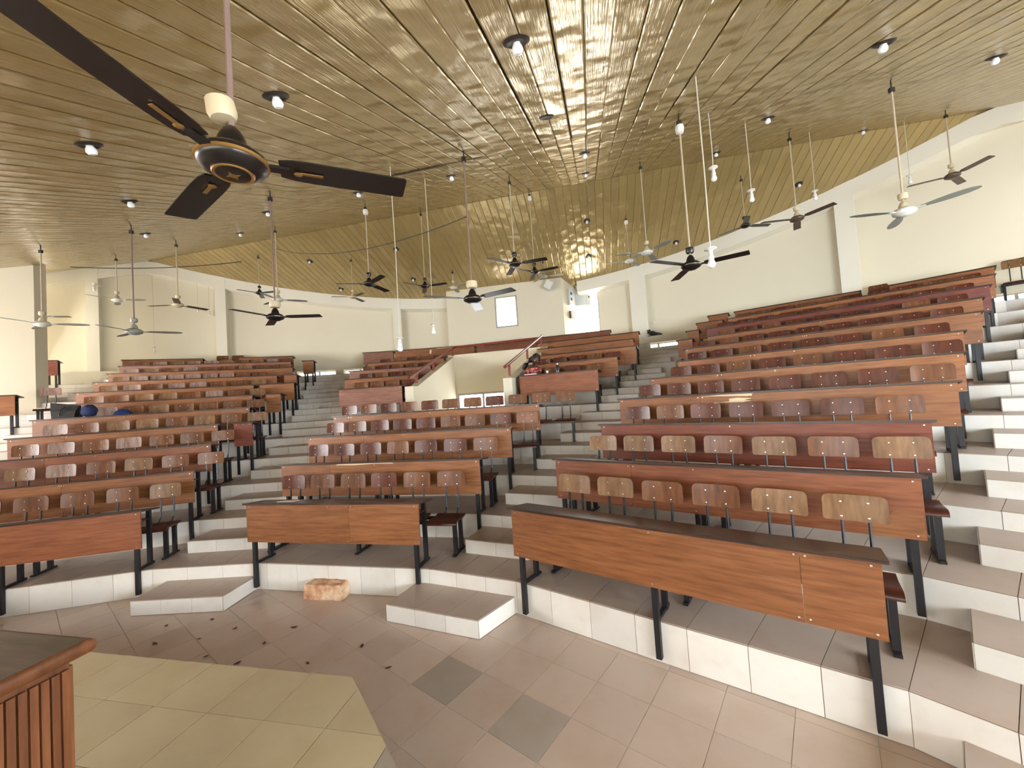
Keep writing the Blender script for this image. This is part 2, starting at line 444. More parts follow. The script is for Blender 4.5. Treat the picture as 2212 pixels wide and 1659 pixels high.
# ---------------------------------------------------------------- back wall on its circle
RW, RB = 20.25, 20.0
def arc_slab(name, r0, r1, az0, az1, zlo, zhi, mat, parent=None, step=1.5):
    n = max(1, math.ceil(abs(az1-az0)/step)); mb = MB(); vs = []; fs = []
    for i in range(n+1):
        a = az0+(az1-az0)*i/n
        for r in (r0, r1):
            p = pol(a, r)
            lo = zlo(p) if callable(zlo) else zlo; hi = zhi(p) if callable(zhi) else zhi
            vs += [(p.x, p.y, lo), (p.x, p.y, hi)]
    for i in range(n):
        b, c = 4*i, 4*i+4
        fs += [(b, b+1, c+1, c), (b+2, c+2, c+3, b+3), (b+1, b+3, c+3, c+1), (b, c, c+2, b+2)]
    fs += [(0,2,3,1), (4*n, 4*n+1, 4*n+3, 4*n+2)]
    mb.add(vs, fs)
    return mb.build(name, mat, parent)
ceil_at = lambda p: zc(p.x, p.y)+.02
beam_lo = lambda p: zc(p.x, p.y)-.42
PILAR = [(-30.25, .9), (-19.8, 1.0), (-1.0, .95), (26.6, 1.6), (43.3, 1.2), (60, 1.2)]
WIN = [(-29.6,-27.4), (-12.4,-8.25), (-7.35,-4.2), (25.9,30.3), (48.6,53.8)]
wl = structure(arc_slab('wall_back_left', RW, RW+.2, -33.6, 5.3, 4.06, ceil_at, 'wall_cream'), 'curved cream back wall left of the projection booth')
wr = structure(arc_slab('wall_back_right', RW, RW+.2, 22.4, 78, 4.06, ceil_at, 'wall_cream'), 'curved cream back wall right of the projection booth')
arc_slab('wall_sill', RW, RW+.2, 20.0, 22.4, 3.5, 4.3, 'wall_cream', wr)
arc_slab('wall_head', RW, RW+.2, 20.0, 22.4, 6.05, ceil_at, 'wall_cream', wr)
for par, (a0, a1) in ((wl, (-33.6, 5.3)), (wr, (20.3, 78))):
    arc_slab('ring_beam', RB, RW-.002, a0, a1, beam_lo, ceil_at, 'wall_white', par)
    for c, w in PILAR:
        if a0 < c < a1: arc_slab('pilaster', RB-.01, RW+.002, c-w/2, c+w/2, 3.5, ceil_at, 'wall_white', par)
    # plinth with low slot windows
    ws = [w for w in WIN if a0 <= w[0] and w[1] <= a1]
    arc_slab('plinth_top', RB-.14, RW+.2, a0, a1, 3.835, 4.07, 'wall_cream', par)
    arc_slab('plinth_foot', RB-.14, RW+.2, a0, a1, 3.3, 3.6, 'wall_cream', par)
    x = a0
    for w0, w1 in ws+[(a1, a1)]:
        if w0-x > .05: arc_slab('plinth_pier', RB-.14, RW+.2, x, w0, 3.595, 3.84, 'wall_cream', par)
        x = w1
for i, (w0, w1) in enumerate(WIN):
    w = empty('window_%d'%(i+1), pol((w0+w1)/2, RW, 3.6)); structure(w, 'low slot window in the back wall plinth, %s'%['at the far left','above the stair left of centre','behind the centre-left desks','above the stair right of centre','at the far right'][i])
    inv = Matrix.Translation(-Vector(w.location))
    for nm, o in (('frame', arc_slab('frame', RW+.02, RW+.06, w0, w1, 3.6, 3.625, 'frame_alu')), ('frame', arc_slab('frame', RW+.02, RW+.06, w0, w1, 3.81, 3.835, 'frame_alu')),
                  ('mullion', arc_slab('mullion', RW+.02, RW+.06, (w0+w1)/2-.08, (w0+w1)/2+.08, 3.6, 3.835, 'frame_alu')),
                  ('pane', arc_slab('pane', RW+.035, RW+.04, w0, w1, 3.62, 3.815, 'pane_glass'))):
        o.data.transform(inv); o.parent = w

# projection booth: flat face, splayed right side, return on the left
bf0, bf1 = Vector((-2.40, 15.72, 0)), Vector((2.12, 14.79, 0))
br, bl = Vector((2.90, 15.56, 0)), Vector((-2.58, 16.75, 0))
def wall_quad(mb, a, b, z0, z1, th=.12, out=None):
    t = (b-a).normalized(); n = Vector((t.y, -t.x, 0)); n = -n if n.dot(a-Vector((OX,OY,0))) < 0 else n
    za = zc(a.x, a.y)+.02 if z1 is None else z1; zb = zc(b.x, b.y)+.02 if z1 is None else z1
    up = Vector((0,0,1)); mb.prism([a+up*z0, b+up*z0, b+up*zb, a+up*za], n*th)
tb = (bf1-bf0).normalized(); bm = bf0+tb*((bf1-bf0).length)
pw = lambda s: bf0+tb*s
Lb = (bf1-bf0).length; ws0, ws1 = 1.98, 2.85
mb = MB(); wall_quad(mb, bf0, pw(ws0), 3.3, None); wall_quad(mb, pw(ws1), bf1, 3.3, None)
wall_quad(mb, pw(ws0), pw(ws1), 3.3, 4.99); wall_quad(mb, pw(ws0), pw(ws1), 6.18, None)
structure(mb.build('wall_booth', 'wall_cream'), 'flat cream wall of the projection booth above the centre desks')
mb = MB(); wall_quad(mb, bf1, br, 3.3, None); structure(mb.build('wall_booth_side', 'wall_cream'), 'splayed narrow side wall of the projection booth')
mb = MB(); wall_quad(mb, bl, bf0, 3.3, None); structure(mb.build('wall_booth_return', 'wall_cream'), 'short return wall left of the projection booth')
w = empty('window_6', pw((ws0+ws1)/2)+Vector((0,0,4.99)), math.atan2(tb.y, tb.x)); structure(w, 'bright grey-framed window in the projection booth wall')
hw = (ws1-ws0)/2
for a, b in (((-hw,.05,.02),(hw,.05,.02)), ((-hw,.05,1.17),(hw,.05,1.17)), ((-hw+.02,.05,0),(-hw+.02,.05,1.19)), ((hw-.02,.05,0),(hw-.02,.05,1.19))):
    MB().bar(a, b, .13, .05 if a[2] == b[2] else .05).build('frame', 'frame_alu', w)
MB().box(-hw, hw, .06, .065, 0, 1.19).build('pane', 'pane_glass', w)

# tall window beside the booth
w = empty('window_7', pol(21.8, RW, 4.3)); structure(w, 'tall overexposed window just right of the booth')
inv = Matrix.Translation(-Vector(w.location))
for o in (arc_slab('frame', RW+.03, RW+.08, 20.0, 22.4, 4.3, 4.36, 'frame_alu'), arc_slab('frame', RW+.03, RW+.08, 22.3, 22.4, 4.3, 6.05, 'frame_alu'),
          arc_slab('pane', RW+.05, RW+.055, 20.0, 22.4, 4.3, 6.05, 'pane_glass')):
    o.data.transform(inv); o.parent = w

# near wall on the left, side and front walls (outside the frame; the side windows light the hall, the front opening is added for fill)
def tall_wall(name, pts, z0, mat='wall_cream', label=None):
    mb = MB(); n = len(pts); vs = [(p.x, p.y, z0) for p in pts]+[(p.x, p.y, zc(p.x, p.y)+.02) for p in pts]
    mb.add(vs, [tuple(range(n))[::-1], tuple(range(n, 2*n))]+[(i,(i+1)%n,n+(i+1)%n,n+i) for i in range(n)])
    return structure(mb.build(name, mat), label)
tall_wall('wall_left', [pol(-52, 16.6), pol(-31.15, 17.0), pol(-30.75, 17.35), pol(-31.2, 17.6), pol(-52, 17.4)], .5, label='tall cream wall rising at the left edge')
def side_wall(name, az, label, wins):
    mb = MB(); th = .25
    d = (pol(az, 2)-pol(az, 1)); n = Vector((d.y, -d.x, 0))*(1 if az > 0 else -1)*th
    xs = sorted({3.0, 20.6, *[x for w in wins for x in w[:2]]})
    for x0, x1 in zip(xs, xs[1:]):
        p, q = pol(az, x0), pol(az, x1); up = Vector((0,0,1))
        w = [w for w in wins if w[0] <= x0 and x1 <= w[1]]
        spans = [(-.02, None)] if not w else [(-.02, w[0][2]), (w[0][3], None)]
        for lo, hi in spans:
            za = zc(p.x, p.y)+.02 if hi is None else hi; zb = zc(q.x, q.y)+.02 if hi is None else hi
            mb.prism([p+up*lo, q+up*lo, q+up*zb, p+up*za], n)
    structure(mb.build(name, 'wall_cream'), label)
side_wall('wall_side_left', -54, 'side wall with windows, beyond the left edge', [(8.0, 16.0, 1.5, 4.6)])
side_wall('wall_side_right', 81, 'side wall with windows, beyond the right edge', [(5.5, 13.5, 1.2, 4.4)])
mb = MB(); up = Vector((0,0,1))
for v0, v1, lo, hi in ((-16,-4.6,-.02,None), (-4.6,4.6,-.02,1.2), (-4.6,4.6,2.55,None), (4.6,16,-.02,None)):
    p, q = uv(1.7, v0), uv(1.7, v1); z1 = zc_u(1.7)+.02 if hi is None else hi
    mb.prism([p+up*lo, q+up*lo, q+up*z1, p+up*z1], Vector((-AX[0]*.2, -AX[1]*.2, 0)))
structure(mb.build('wall_front', 'wall_cream'), 'front wall behind the camera')

# ---------------------------------------------------------------- sunken entrance in the middle of the seating
def radial_wall(name, az, r0, z0a, r1, z0b, zb0, th, sgn, label):
    a, b = pol(az, r0), pol(az, r1); d = (b-a).normalized(); n = Vector((d.y, -d.x, 0))*sgn*th; up = Vector((0,0,1))
    a2 = pol(az, r0+.32)
    return structure(MB().prism([a+up*zb0, b+up*zb0, b+up*z0b, a2+up*z0a, a+up*z0a], n).build(name, 'wall_cream'), label)
radial_wall('wall_entrance_left', VL, 13.80, 2.68, 18.25, 3.90, .5, .22, 1, 'sloping cream parapet left of the sunken entrance')
radial_wall('wall_entrance_right', VR, 13.80, 2.70, 18.25, 3.98, .5, .22, -1, 'sloping cream parapet right of the sunken entrance')
a, b = pol(VL, 18.05), pol(VR, 18.05); t = (b-a).normalized(); n = Vector((-t.y, t.x, 0))*.2; up = Vector((0,0,1))
structure(MB().prism([a+up*2.50, b+up*2.50, b+up*3.90, a+up*3.90], n).build('wall_entrance_back', 'wall_cream'), 'plain cream wall above the entrance doors')
c0, c1 = pol(VL, 14.05), pol(VR, 14.05)
structure(MB().add([c0+up*.55, c1+up*.55, b+up*.55, a+up*.55], [(0,1,2,3)]).build('floor_entrance', 'tile_tread'), 'passage floor of the sunken entrance')
structure(MB().add([c0+up*.55, c1+up*.55, c1+up*zt(5), c0+up*zt(5)], [(0,1,2,3)]).build('wall_entrance_drop', 'wall_cream'), 'face below the landing of the sunken entrance')
dr = empty('door_1', a+up*.55, math.atan2(t.y, t.x)); structure(dr, 'wide glazed entrance doors, overexposed by daylight')
Ld = (b-a).length
for s in (.30, 1.22, 2.15, 3.05): MB().box(s-.03, s+.03, .03, .1, 0, 1.95).build('door_post', 'frame_alu', dr)
MB().box(.1, Ld-.1, .03, .1, 1.88, 1.95).build('door_head', 'frame_alu', dr)
for s0_, s1_ in ((.33,1.19),(1.25,2.12),(2.18,3.02)):
    MB().box(s0_, s1_, .06, .068, .02, 1.88).build('pane', 'pane_glass', dr)
for x0, x1 in ((-.05,.28),(3.07,Ld+.05)): MB().box(x0, x1, .02, .12, 0, 1.96).build('door_jamb', 'wall_cream', dr)
def railing(name, pts, h, posts, label):
    root = tag(empty(name, pts[0]), label, 'railing'); o = Vector(pts[0])
    P = [Vector(p)-o for p in pts]; up = Vector((0,0,1))
    MB().tube([p+up*h for p in P], .038, 10).build('handrail', 'rail_red', root, True)
    for s, i in posts:
        q = P[i]*(1-s)+P[i+1]*s
        MB().bar(q-up*.01, q+up*h, .06, .06).build('rail_post', 'rail_red', root)
hl = lambda az, r, z: pol(az, r, z)
railing('stair_railing', [hl(6.9, 13.75, 2.62), hl(6.9, 18.15, 3.92), hl(17.0, 18.15, 3.96)], .27, [(.12,0),(.45,0),(.97,0),(.35,1),(.7,1)], 'red-brown handrail over the left parapet and back of the entrance')
railing('stair_railing', [hl(17.3, 13.7, 2.66), hl(17.3, 18.0, 3.98)], .30, [(.08,0),(.5,0),(.95,0)], 'short shiny handrail climbing the right parapet of the entrance')

# ---------------------------------------------------------------- ceiling of long strips
def ceiling(label, u0, u1, vlo, vhi, brk):
    root = structure(empty('ceiling', uv((u0+u1)/2, 0, zc_u((u0+u1)/2)), -AXA), label)
    zm = zc_u((u0+u1)/2); um = (u0+u1)/2
    back = MB().add([(vlo-.5, u0-um, zc_u(u0)-zm+.03), (vhi+.5, u0-um, zc_u(u0)-zm+.03), (vhi+.5, u1-um, zc_u(u1)-zm+.03), (vlo-.5, u1-um, zc_u(u1)-zm+.03)], [(0,1,2,3)])
    back.build('ceiling_backing', 'strip_gap', root)
    w = .2235
    spans = list(zip([u0]+brk, brk+[u1])); prof = [(0,.022), (.004,.004), (.016,0), (.075,.0015), (.148,.0015), (.207,0), (.2195,.004), (.2225,.022)]
    for (a, b) in spans:
        sl = (zc_u(b-1e-6)-zc_u(a+1e-6))/(b-a); L = b-a; vs = []; n = len(prof)
        for y in (.004, L-.004):
            vs += [(x-w/2, y, z+sl*y) for x, z in prof]
        me = MB().add(vs, [(i, n+i, n+i+1, i+1) for i in range(n-1)]).mesh('ceiling_strip', 'strip_gold')
        v = vlo
        while v < vhi:
            # only where the hall is
            um_ = min(b, 20.6); c = math.sqrt(max(0, 20.9**2-a*a))
            if abs(v) < max(c, 3)+.3 and (a > 9 or abs(v) < 13.2):
                o = link('ceiling_strip', me, root, (v+w/2, a-um, zc_u(a+1e-6)-zm+0), (0, random.uniform(-.004,.004), 0))
            v += w
    return root
ceiling('front slope of the golden strip ceiling rising from the stage', 1.6, RIDGE_U, -16.3, 13.2, [10.5])
ceiling('rear slope of the golden strip ceiling falling to the back wall', RIDGE_U, 20.9, -13.2, 13.4, [])

# ---------------------------------------------------------------- desks and benches
def rrect(w, h, r, n=4, rb=None):
    rb = r if rb is None else rb
    pts = []
    for cx, cz, a0, q in ((w/2-r, h-r, 0, r), (-w/2+r, h-r, 90, r), (-w/2+rb, rb, 180, rb), (w/2-rb, rb, 270, rb)):
        for i in range(n+1):
            a = R(a0+90*i/n); pts.append((cx+q*math.cos(a), cz+q*math.sin(a)))
    return pts
def back_mesh(mat):
    # a slightly dished plywood back, in columns so that the curve shades evenly
    W2, Hh, rt, rb = .1925, .195, .045, .02; dish = lambda x: -.018*(x/.19)**2
    xs = [-1,-.985,-.95,-.9,-.83,-.75,-.5,-.25,0,.25,.5,.75,.83,.9,.95,.985,1]; vs = []; fs = []
    for q in xs:
        x = q*W2; e = abs(x)-(W2-rt); eb = abs(x)-(W2-rb)
        zh = Hh-(rt-math.sqrt(max(0, rt*rt-e*e)) if e > 0 else 0); zl = (rb-math.sqrt(max(0, rb*rb-eb*eb))) if eb > 0 else 0
        vs += [(x, dish(x), zl), (x, dish(x), zh), (x, dish(x)+.016, zh), (x, dish(x)+.016, zl)]
    for i in range(len(xs)-1):
        for j in range(4): fs.append((4*i+j, 4*i+4+j, 4*i+4+(j+1)%4, 4*i+(j+1)%4))
    fs += [(0,1,2,3), tuple(4*(len(xs)-1)+j for j in (3,2,1,0))]
    return MB().add(vs, fs).mesh('backrest', mat, True)
BACKS = {m: back_mesh(m) for m in ('back_brown','back_dark','back_tan','back_glare')}
def seat_mesh():
    # seat board dropping to a rounded front edge
    prof = [(-.012,-.028),(.0,-.008),(.03,.004),(.10,.002),(.22,-.006),(.34,.006)]; n = len(prof); vs = []
    for x in (-.19, .19):
        vs += [(x, y, z) for y, z in prof]+[(x, y, z-.018) for y, z in prof]
    fs = []
    m = 2*n
    for i in range(n-1):
        fs += [(i, i+1, m+i+1, m+i), (n+i, m+n+i, m+n+i+1, n+i+1), (i, n+i, n+i+1, i+1), (m+i, m+i+1, m+n+i+1, m+n+i)]
    fs += [(0, m, m+n, n), (n-1, 2*n-1, m+2*n-1, m+n-1)]
    return MB().add(vs, fs).mesh('seat', 'seat_wood', True)
SEAT = seat_mesh()
UPR = MB().tube([(0,.60,.42),(0,.70,.43),(0,.755,.50),(0,.775,.62),(0,.785,.80),(0,.79,.95)], .0115, 6).mesh('upright', 'steel_black', True)
bo = MB()
for x in (-.08, .08):
    for z in (.028, .145): bo.lathe([(.0085,0),(.0075,.004),(.003,.006)], 8, (0,0,0))
def bolts():
    mb = MB()
    for x in (-.08, .08):
        for z in (.03, .14):
            prof = [(.0085,.0),(.008,-.003),(.004,-.0055)]; vs = []; fs = []; n = 8
            for r, y in prof: vs += [(x+r*math.cos(2*math.pi*j/n), y-.005, z+r*math.sin(2*math.pi*j/n)) for j in range(n)]
            for i in range(2):
                for j in range(n): fs.append((i*n+j, i*n+(j+1)%n, (i+1)*n+(j+1)%n, (i+1)*n+j))
            fs.append(tuple(2*n+j for j in range(n))); mb.add(vs, fs)
    return mb.mesh('bolts', 'bolt_steel')
BOLTS = bolts()
ROWN = ['front','second','third','fourth','fifth','sixth','seventh','eighth','ninth','tenth','topmost']
BLOCK = dict(R='right block', C='centre block', L='left block', CL='upper block left of the entrance', CR='upper block right of the entrance')
DESKS = [('R1', 1, -0.095, 4.046, 2.12, 2.388, 0.133, 0.476, 6),
 ('R2', 2, 0.469, 4.909, 2.988, 2.965, 0.106, 0.48, 7),
 ('R3', 3, 1.225, 5.663, 3.786, 3.615, 0.061, 0.483, 7),
 ('R4', 4, 1.751, 6.545, 4.676, 4.162, 0.048, 0.494, 8),
 ('R5', 5, 2.544, 7.268, 5.492, 4.789, 0.132, 0.493, 8),
 ('R6', 6, 3.368, 7.963, 6.279, 5.449, -0.033, 0.495, 8),
 ('R7', 7, 3.915, 8.832, 7.18, 5.978, 0.067, 0.478, 9),
 ('R8', 8, 4.779, 9.491, 7.992, 6.609, 0.057, 0.478, 9),
 ('R9', 9, 5.241, 10.418, 8.848, 7.187, 0.081, 0.478, 10),
 ('R10', 10, 6.167, 11.029, 9.688, 7.783, 0.054, 0.478, 10),
 ('R11a', 11, 6.833, 11.816, 9.013, 10.013, 0.031, 0.478, 6),
 ('R11b', 11, 9.396, 9.635, 10.5, 8.412, 0.157, 0.478, 3),
 ('Rs8', 8, 4.205, 9.863, 4.495, 9.68, 0.12, 0.478, 0),
 ('Rs9', 9, 4.827, 10.686, 5.079, 10.525, 0.12, 0.478, 0),
 ('Rs10', 10, 5.499, 11.476, 6.053, 11.109, 0.12, 0.478, 0),
 ('Rs11', 11, 6.231, 12.226, 6.68, 11.924, 0.12, 0.478, 0),
 ('C1', 1, -3.453, 5.034, -1.152, 4.518, -0.148, 0.483, 6),
 ('C2', 2, -3.605, 6.075, -0.508, 5.37, -0.133, 0.497, 7),
 ('C3', 3, -3.715, 7.109, -0.067, 6.299, -0.182, 0.483, 9),
 ('C4', 4, -3.711, 8.137, 0.464, 7.19, -0.334, 0.484, 11),
 ('CL6', 6, -4.474, 10.2, -2.824, 10.132, 0.076, 0.445, 4),
 ('CL7', 7, -4.744, 11.22, -2.699, 11.152, 0.117, 0.478, 4),
 ('CL8', 8, -5.014, 12.236, -2.47, 12.16, 0.128, 0.478, 5),
 ('CL9', 9, -4.811, 13.273, -2.224, 13.166, 0.15, 0.478, 5),
 ('C11a', 11, -5.69, 15.28, -4.544, 15.334, 0.146, 0.478, 2),
 ('C11b', 11, -4.454, 15.335, -1.353, 15.121, 0.17, 0.478, 6),
 ('C11c', 11, -1.244, 15.104, 3.536, 13.692, 0.152, 0.478, 10),
 ('CR6', 6, 0.185, 9.49, 1.923, 8.78, -0.12, 0.532, 4),
 ('CR7', 7, 0.451, 10.484, 2.601, 9.589, 0.02, 0.478, 5),
 ('CR8', 8, 0.636, 11.503, 3.317, 10.374, 0.071, 0.478, 6),
 ('CR9', 9, 0.894, 12.499, 3.586, 11.392, 0.071, 0.478, 6),
 ('CR10', 10, 0.973, 13.549, 4.056, 12.305, 0.039, 0.478, 7),
 ('L1', 1, -7.598, 4.395, -4.802, 5.048, -0.043, 0.52, 6),
 ('L2', 2, -8.102, 5.297, -4.942, 6.067, -0.129, 0.516, 7),
 ('L3', 3, -8.629, 6.187, -5.423, 7.054, 0.02, 0.501, 7),
 ('L4', 4, -9.106, 7.099, -6.004, 8.013, -0.001, 0.504, 8),
 ('L5', 5, -9.697, 7.958, -6.032, 9.047, 0.107, 0.489, 8),
 ('L6', 6, -10.214, 8.849, -6.584, 10.0, 0.046, 0.498, 8),
 ('L7', 7, -10.762, 9.726, -7.152, 10.939, 0.067, 0.497, 8),
 ('L8', 8, -11.254, 10.628, -7.123, 11.99, 0.018, 0.435, 9),
 ('L9', 9, -11.778, 11.515, -7.202, 13.02, -0.007, 0.512, 9),
 ('L10', 10, -12.314, 12.395, -7.776, 13.956, 0.06, 0.478, 10),
 ('L11a', 11, -13.004, 13.197, -10.998, 14.093, 0.193, 0.478, 4),
 ('L11b', 11, -9.966, 14.452, -8.229, 14.911, 0.232, 0.478, 3),
 ('Ls4', 4, -5.708, 8.054, -5.357, 8.093, 0.12, 0.478, 0),
 ('Ls6', 6, -6.274, 10.05, -5.925, 10.097, 0.12, 0.478, 0),
 ('Ls7', 7, -7.013, 10.966, -6.126, 11.107, 0.12, 0.478, 0),
 ('Ls8', 8, -6.93, 12.025, -6.579, 12.081, 0.12, 0.478, 0),
 ('Ls10', 10, -7.388, 14.03, -7.038, 14.089, 0.12, 0.478, 0),
 ('LL7', 7, -12.494, 8.738, -11.662, 9.251, 1.12, 0.48, 1),
 ('LL11', 11, -14.59, 12.277, -14.32, 12.447, 0.12, 0.478, 0)]
LBL = {'Rs8':'small single desk at the aisle end of the eighth row, right block','Rs9':'small single desk at the aisle end of the ninth row, right block',
 'Rs10':'short desk at the aisle end of the tenth row, right block','Rs11':'short desk at the aisle end of the topmost row, right block',
 'R11a':'longer brown desk on the topmost row of the right block','R11b':'shorter brown desk at the right end of the topmost row',
 'C11a':'short pinkish desk at the left end of the topmost centre row','C11b':'scuffed brown desk behind the left railing on the topmost centre row','C11c':'long dark desk spanning behind the entrance on the topmost centre row',
 'L11a':'brown desk at the left of the topmost left-block row','L11b':'brown desk at the aisle end of the topmost left-block row',
 'Ls4':'dark single desk standing in the stair beside the fourth left row','Ls6':'single desk standing in the stair beside the sixth left row',
 'Ls7':'wider single desk standing in the stair beside the seventh left row','Ls8':'single desk wedged at the end of the eighth left row','Ls10':'single desk standing high in the stair against the back wall',
 'LL7':'pale desk cut off by the left edge of the photo','LL11':'narrow reddish desk on the stair near the tall left wall'}
PMAT = {'R3':'panel_wood_dark','R9':'panel_wood_red','C11c':'panel_wood_warm','C11a':'panel_wood_pink','CL6':'panel_wood_pink','CL8':'panel_wood_pink','L10':'panel_wood_pink','LL11':'panel_wood_red','Ls4':'panel_wood_dark','CR7':'panel_wood','R2':'panel_wood_warm','CR6':'panel_wood_warm','L1':'panel_wood_warm','L3':'panel_wood_warm'}
SEAM = {'R1':[.855], 'R2':[.30], 'R4':[.33], 'R5':[.30], 'R6':[.34], 'R7':[.5], 'C1':[.62], 'C2':[.27], 'C3':[.3], 'C4':[.09], 'L1':[.18], 'L2':[.5], 'L3':[.3], 'L4':[.25], 'L5':[.4], 'L6':[.28]}
def desk(i, k, a, b):
    a, b = Vector((*a, zt(k)+.005)), Vector((*b, zt(k)+.005)); L = (b-a).length
    root = empty('lecture_desk' if L > 1.0 else 'single_desk', a, math.atan2(b.y-a.y, b.x-a.x))
    key = i.rstrip('0123456789')
    lab = LBL.get(i) or 'long brown wooden desk, %s row of the %s'%(ROWN[k-1], BLOCK[key])
    tag(root, lab, 'desk', 'wooden lecture desks in tiered rows')
    pm = PMAT.get(i, 'panel_wood')
    cuts = [0]+[L*s for s in SEAM.get(i, [])]+[L]
    panels = []
    for x0, x1 in zip(cuts, cuts[1:]):
        e = .0015
        panels.append(MB().box(x0+e, x1-e, 0, .019, .29, DESK-.022).build('front_panel', pm if not (i == 'R2') else pm, root))
    # sloping top with a lip over the panel
    y0, y1, zf = -.028, .33, DESK; dz = -.044
    MB().add([(-.03,y0,zf-.022),(L+.03,y0,zf-.022),(L+.03,y1,zf-.022+dz),(-.03,y1,zf-.022+dz),(-.03,y0,zf),(L+.03,y0,zf),(L+.03,y1,zf+dz),(-.03,y1,zf+dz)],
             [(3,2,1,0),(4,5,6,7),(0,1,5,4),(1,2,6,5),(2,3,7,6),(3,0,4,7)]).build('desk_top', 'top_wood', root)
    MB().box(.05, L-.05, .06, .28, .60, .612).build('book_shelf', 'seat_wood', root)
    n = 2 if L < 2.5 else 3 if L < 4.0 else 4
    for q in range(n):
        if L < .5: x = .05+(L-.10)*q/(n-1)
        else: x = .07+(L-.14)*q/(n-1)
        MB().box(x-.022, x+.022, .021, .063, -.285, DESK-.03).build('leg', 'steel_black', root)
        MB().box(x-.022, x+.022, .255, .297, 0.0, DESK-.062).build('leg', 'steel_black', root)
        MB().box(x-.018, x+.018, .063, .34, .002, .028).build('foot_bar', 'steel_black', root)
    hw = MB()
    for x in [.05, L/2, L-.05]+[c+s for c in cuts[1:-1] for s in (-.03,.03)]:
        for z in (.32, DESK-.05): hw.box(x-.006, x+.006, -.003, 0, z-.006, z+.006)
    hw.build('panel_screws', 'bolt_steel', panels[0])['kind'] = 'stuff'
    return root, L, panels
def bench(i, k, a, b, s0, pitch, n):
    a, b = Vector((*a, zt(k)+.005)), Vector((*b, zt(k)+.005)); L = (b-a).length
    root = empty('seat_bench', a, math.atan2(b.y-a.y, b.x-a.x)); key = i.rstrip('0123456789')
    lab = {'R11a':'row of plywood seats behind the longer topmost right-block desk','R11b':'three plywood seats behind the shorter topmost right-block desk',
           'C11a':'pair of plywood seats behind the short topmost centre desk','C11b':'six plywood seats behind the scuffed topmost centre desk','C11c':'ten plywood seats behind the topmost desk over the entrance',
           'L11a':'four plywood seats behind the left topmost left-block desk','L11b':'three plywood seats behind the aisle-end topmost left-block desk',
           'LL7':'pale plywood seat beside the desk at the left edge'}.get(i) or 'plywood seats on black frame, %s row of the %s'%(ROWN[k-1], BLOCK[key])
    tag(root, lab, 'bench', 'plywood seat benches behind the desks')
    x0, x1 = s0+.03, s0+pitch*(n-1)+.385-.03
    rnd = random.Random(hash_id(i))
    for y in (.47, .665): MB().box(x0, x1, y-.018, y+.018, .375, .412).build('seat_rail', 'steel_black', root)
    nl = 2 if x1-x0 < 2.4 else 3
    for q in range(nl):
        x = x0+.03+(x1-x0-.06)*q/(nl-1)
        for y in (.47, .665): MB().box(x-.022, x+.022, y-.022, y+.022, 0, .375).build('leg', 'steel_black', root)
        MB().box(x-.02, x+.02, .40, .74, 0, .022).build('foot_bar', 'steel_black', root)
    pick = {'L': ['back_brown','back_glare','back_tan','back_brown'], 'R': ['back_dark','back_dark','back_brown','back_dark'], 'C': ['back_brown','back_dark','back_brown','back_dark']}[key[0]]
    if i in ('R1','R2'): pick = ['back_tan','back_brown','back_tan']
    if key == 'L' and k >= 6: pick = ['back_brown','back_glare','back_tan','back_glare']
    for q in range(n):
        x = s0+.1925+pitch*q; jit = rnd.uniform(-.006, .006)
        link('seat', SEAT, root, (x, .385, .43))
        bk = link('backrest', BACKS[rnd.choice(pick)], root, (x+jit, .762, .775+rnd.uniform(-.004,.004)), (R(-4), R(rnd.uniform(-.7,.7)), 0))
        link('bolts', BOLTS, bk)['kind'] = 'stuff'
        for s in (-.08, .08): link('upright', UPR, root, (x+s, 0, 0))
    return root
def hash_id(s): return sum(ord(c)*31**j for j, c in enumerate(s)) % 100003
PANELS = {}
for i, k, ax_, ay_, bx_, by_, s0_, pt_, n_ in DESKS:
    _, L_, PANELS[i] = desk(i, k, (ax_, ay_), (bx_, by_))
    if n_ and i not in ('R11a','R11b','C11a','C11b','C11c','L11a','L11b','CR8','CR9','CR10'): bench(i, k, (ax_, ay_), (bx_, by_), s0_, pt_, n_)
# lone seats on the top tier
def lone(az, n, mat, label):
    lb = empty('seat_bench', pol(az, rr(11)+.05, zt(11)+.005), -R(az+1.0)); tag(lb, label, 'bench', 'plywood seat benches behind the desks')
    e = .30+.5*(n-1)+.22
    for y in (.47, .665): MB().box(.08, e, y-.018, y+.018, .375, .412).build('seat_rail', 'steel_black', lb)
    for x in (.12, e-.04):
        for y in (.47, .665): MB().box(x-.022, x+.022, y-.022, y+.022, 0, .375).build('leg', 'steel_black', lb)
    for q in range(n):
        x = .30+.5*q
        link('seat', SEAT, lb, (x, .385, .43)); bk = link('backrest', BACKS[mat], lb, (x, .762, .775), (R(-4), 0, 0)); link('bolts', BOLTS, bk)['kind'] = 'stuff'
        for s in (-.08, .08): link('upright', UPR, lb, (x+s, 0, 0))
lone(50.35, 2, 'back_tan', 'scuffed tan seats standing alone at the upper right edge')
lone(43.9, 1, 'back_brown', 'single seat in the gap of the topmost right-block row')
lone(-20.6, 2, 'back_brown', 'pair of seats in the gap of the topmost left-block row')
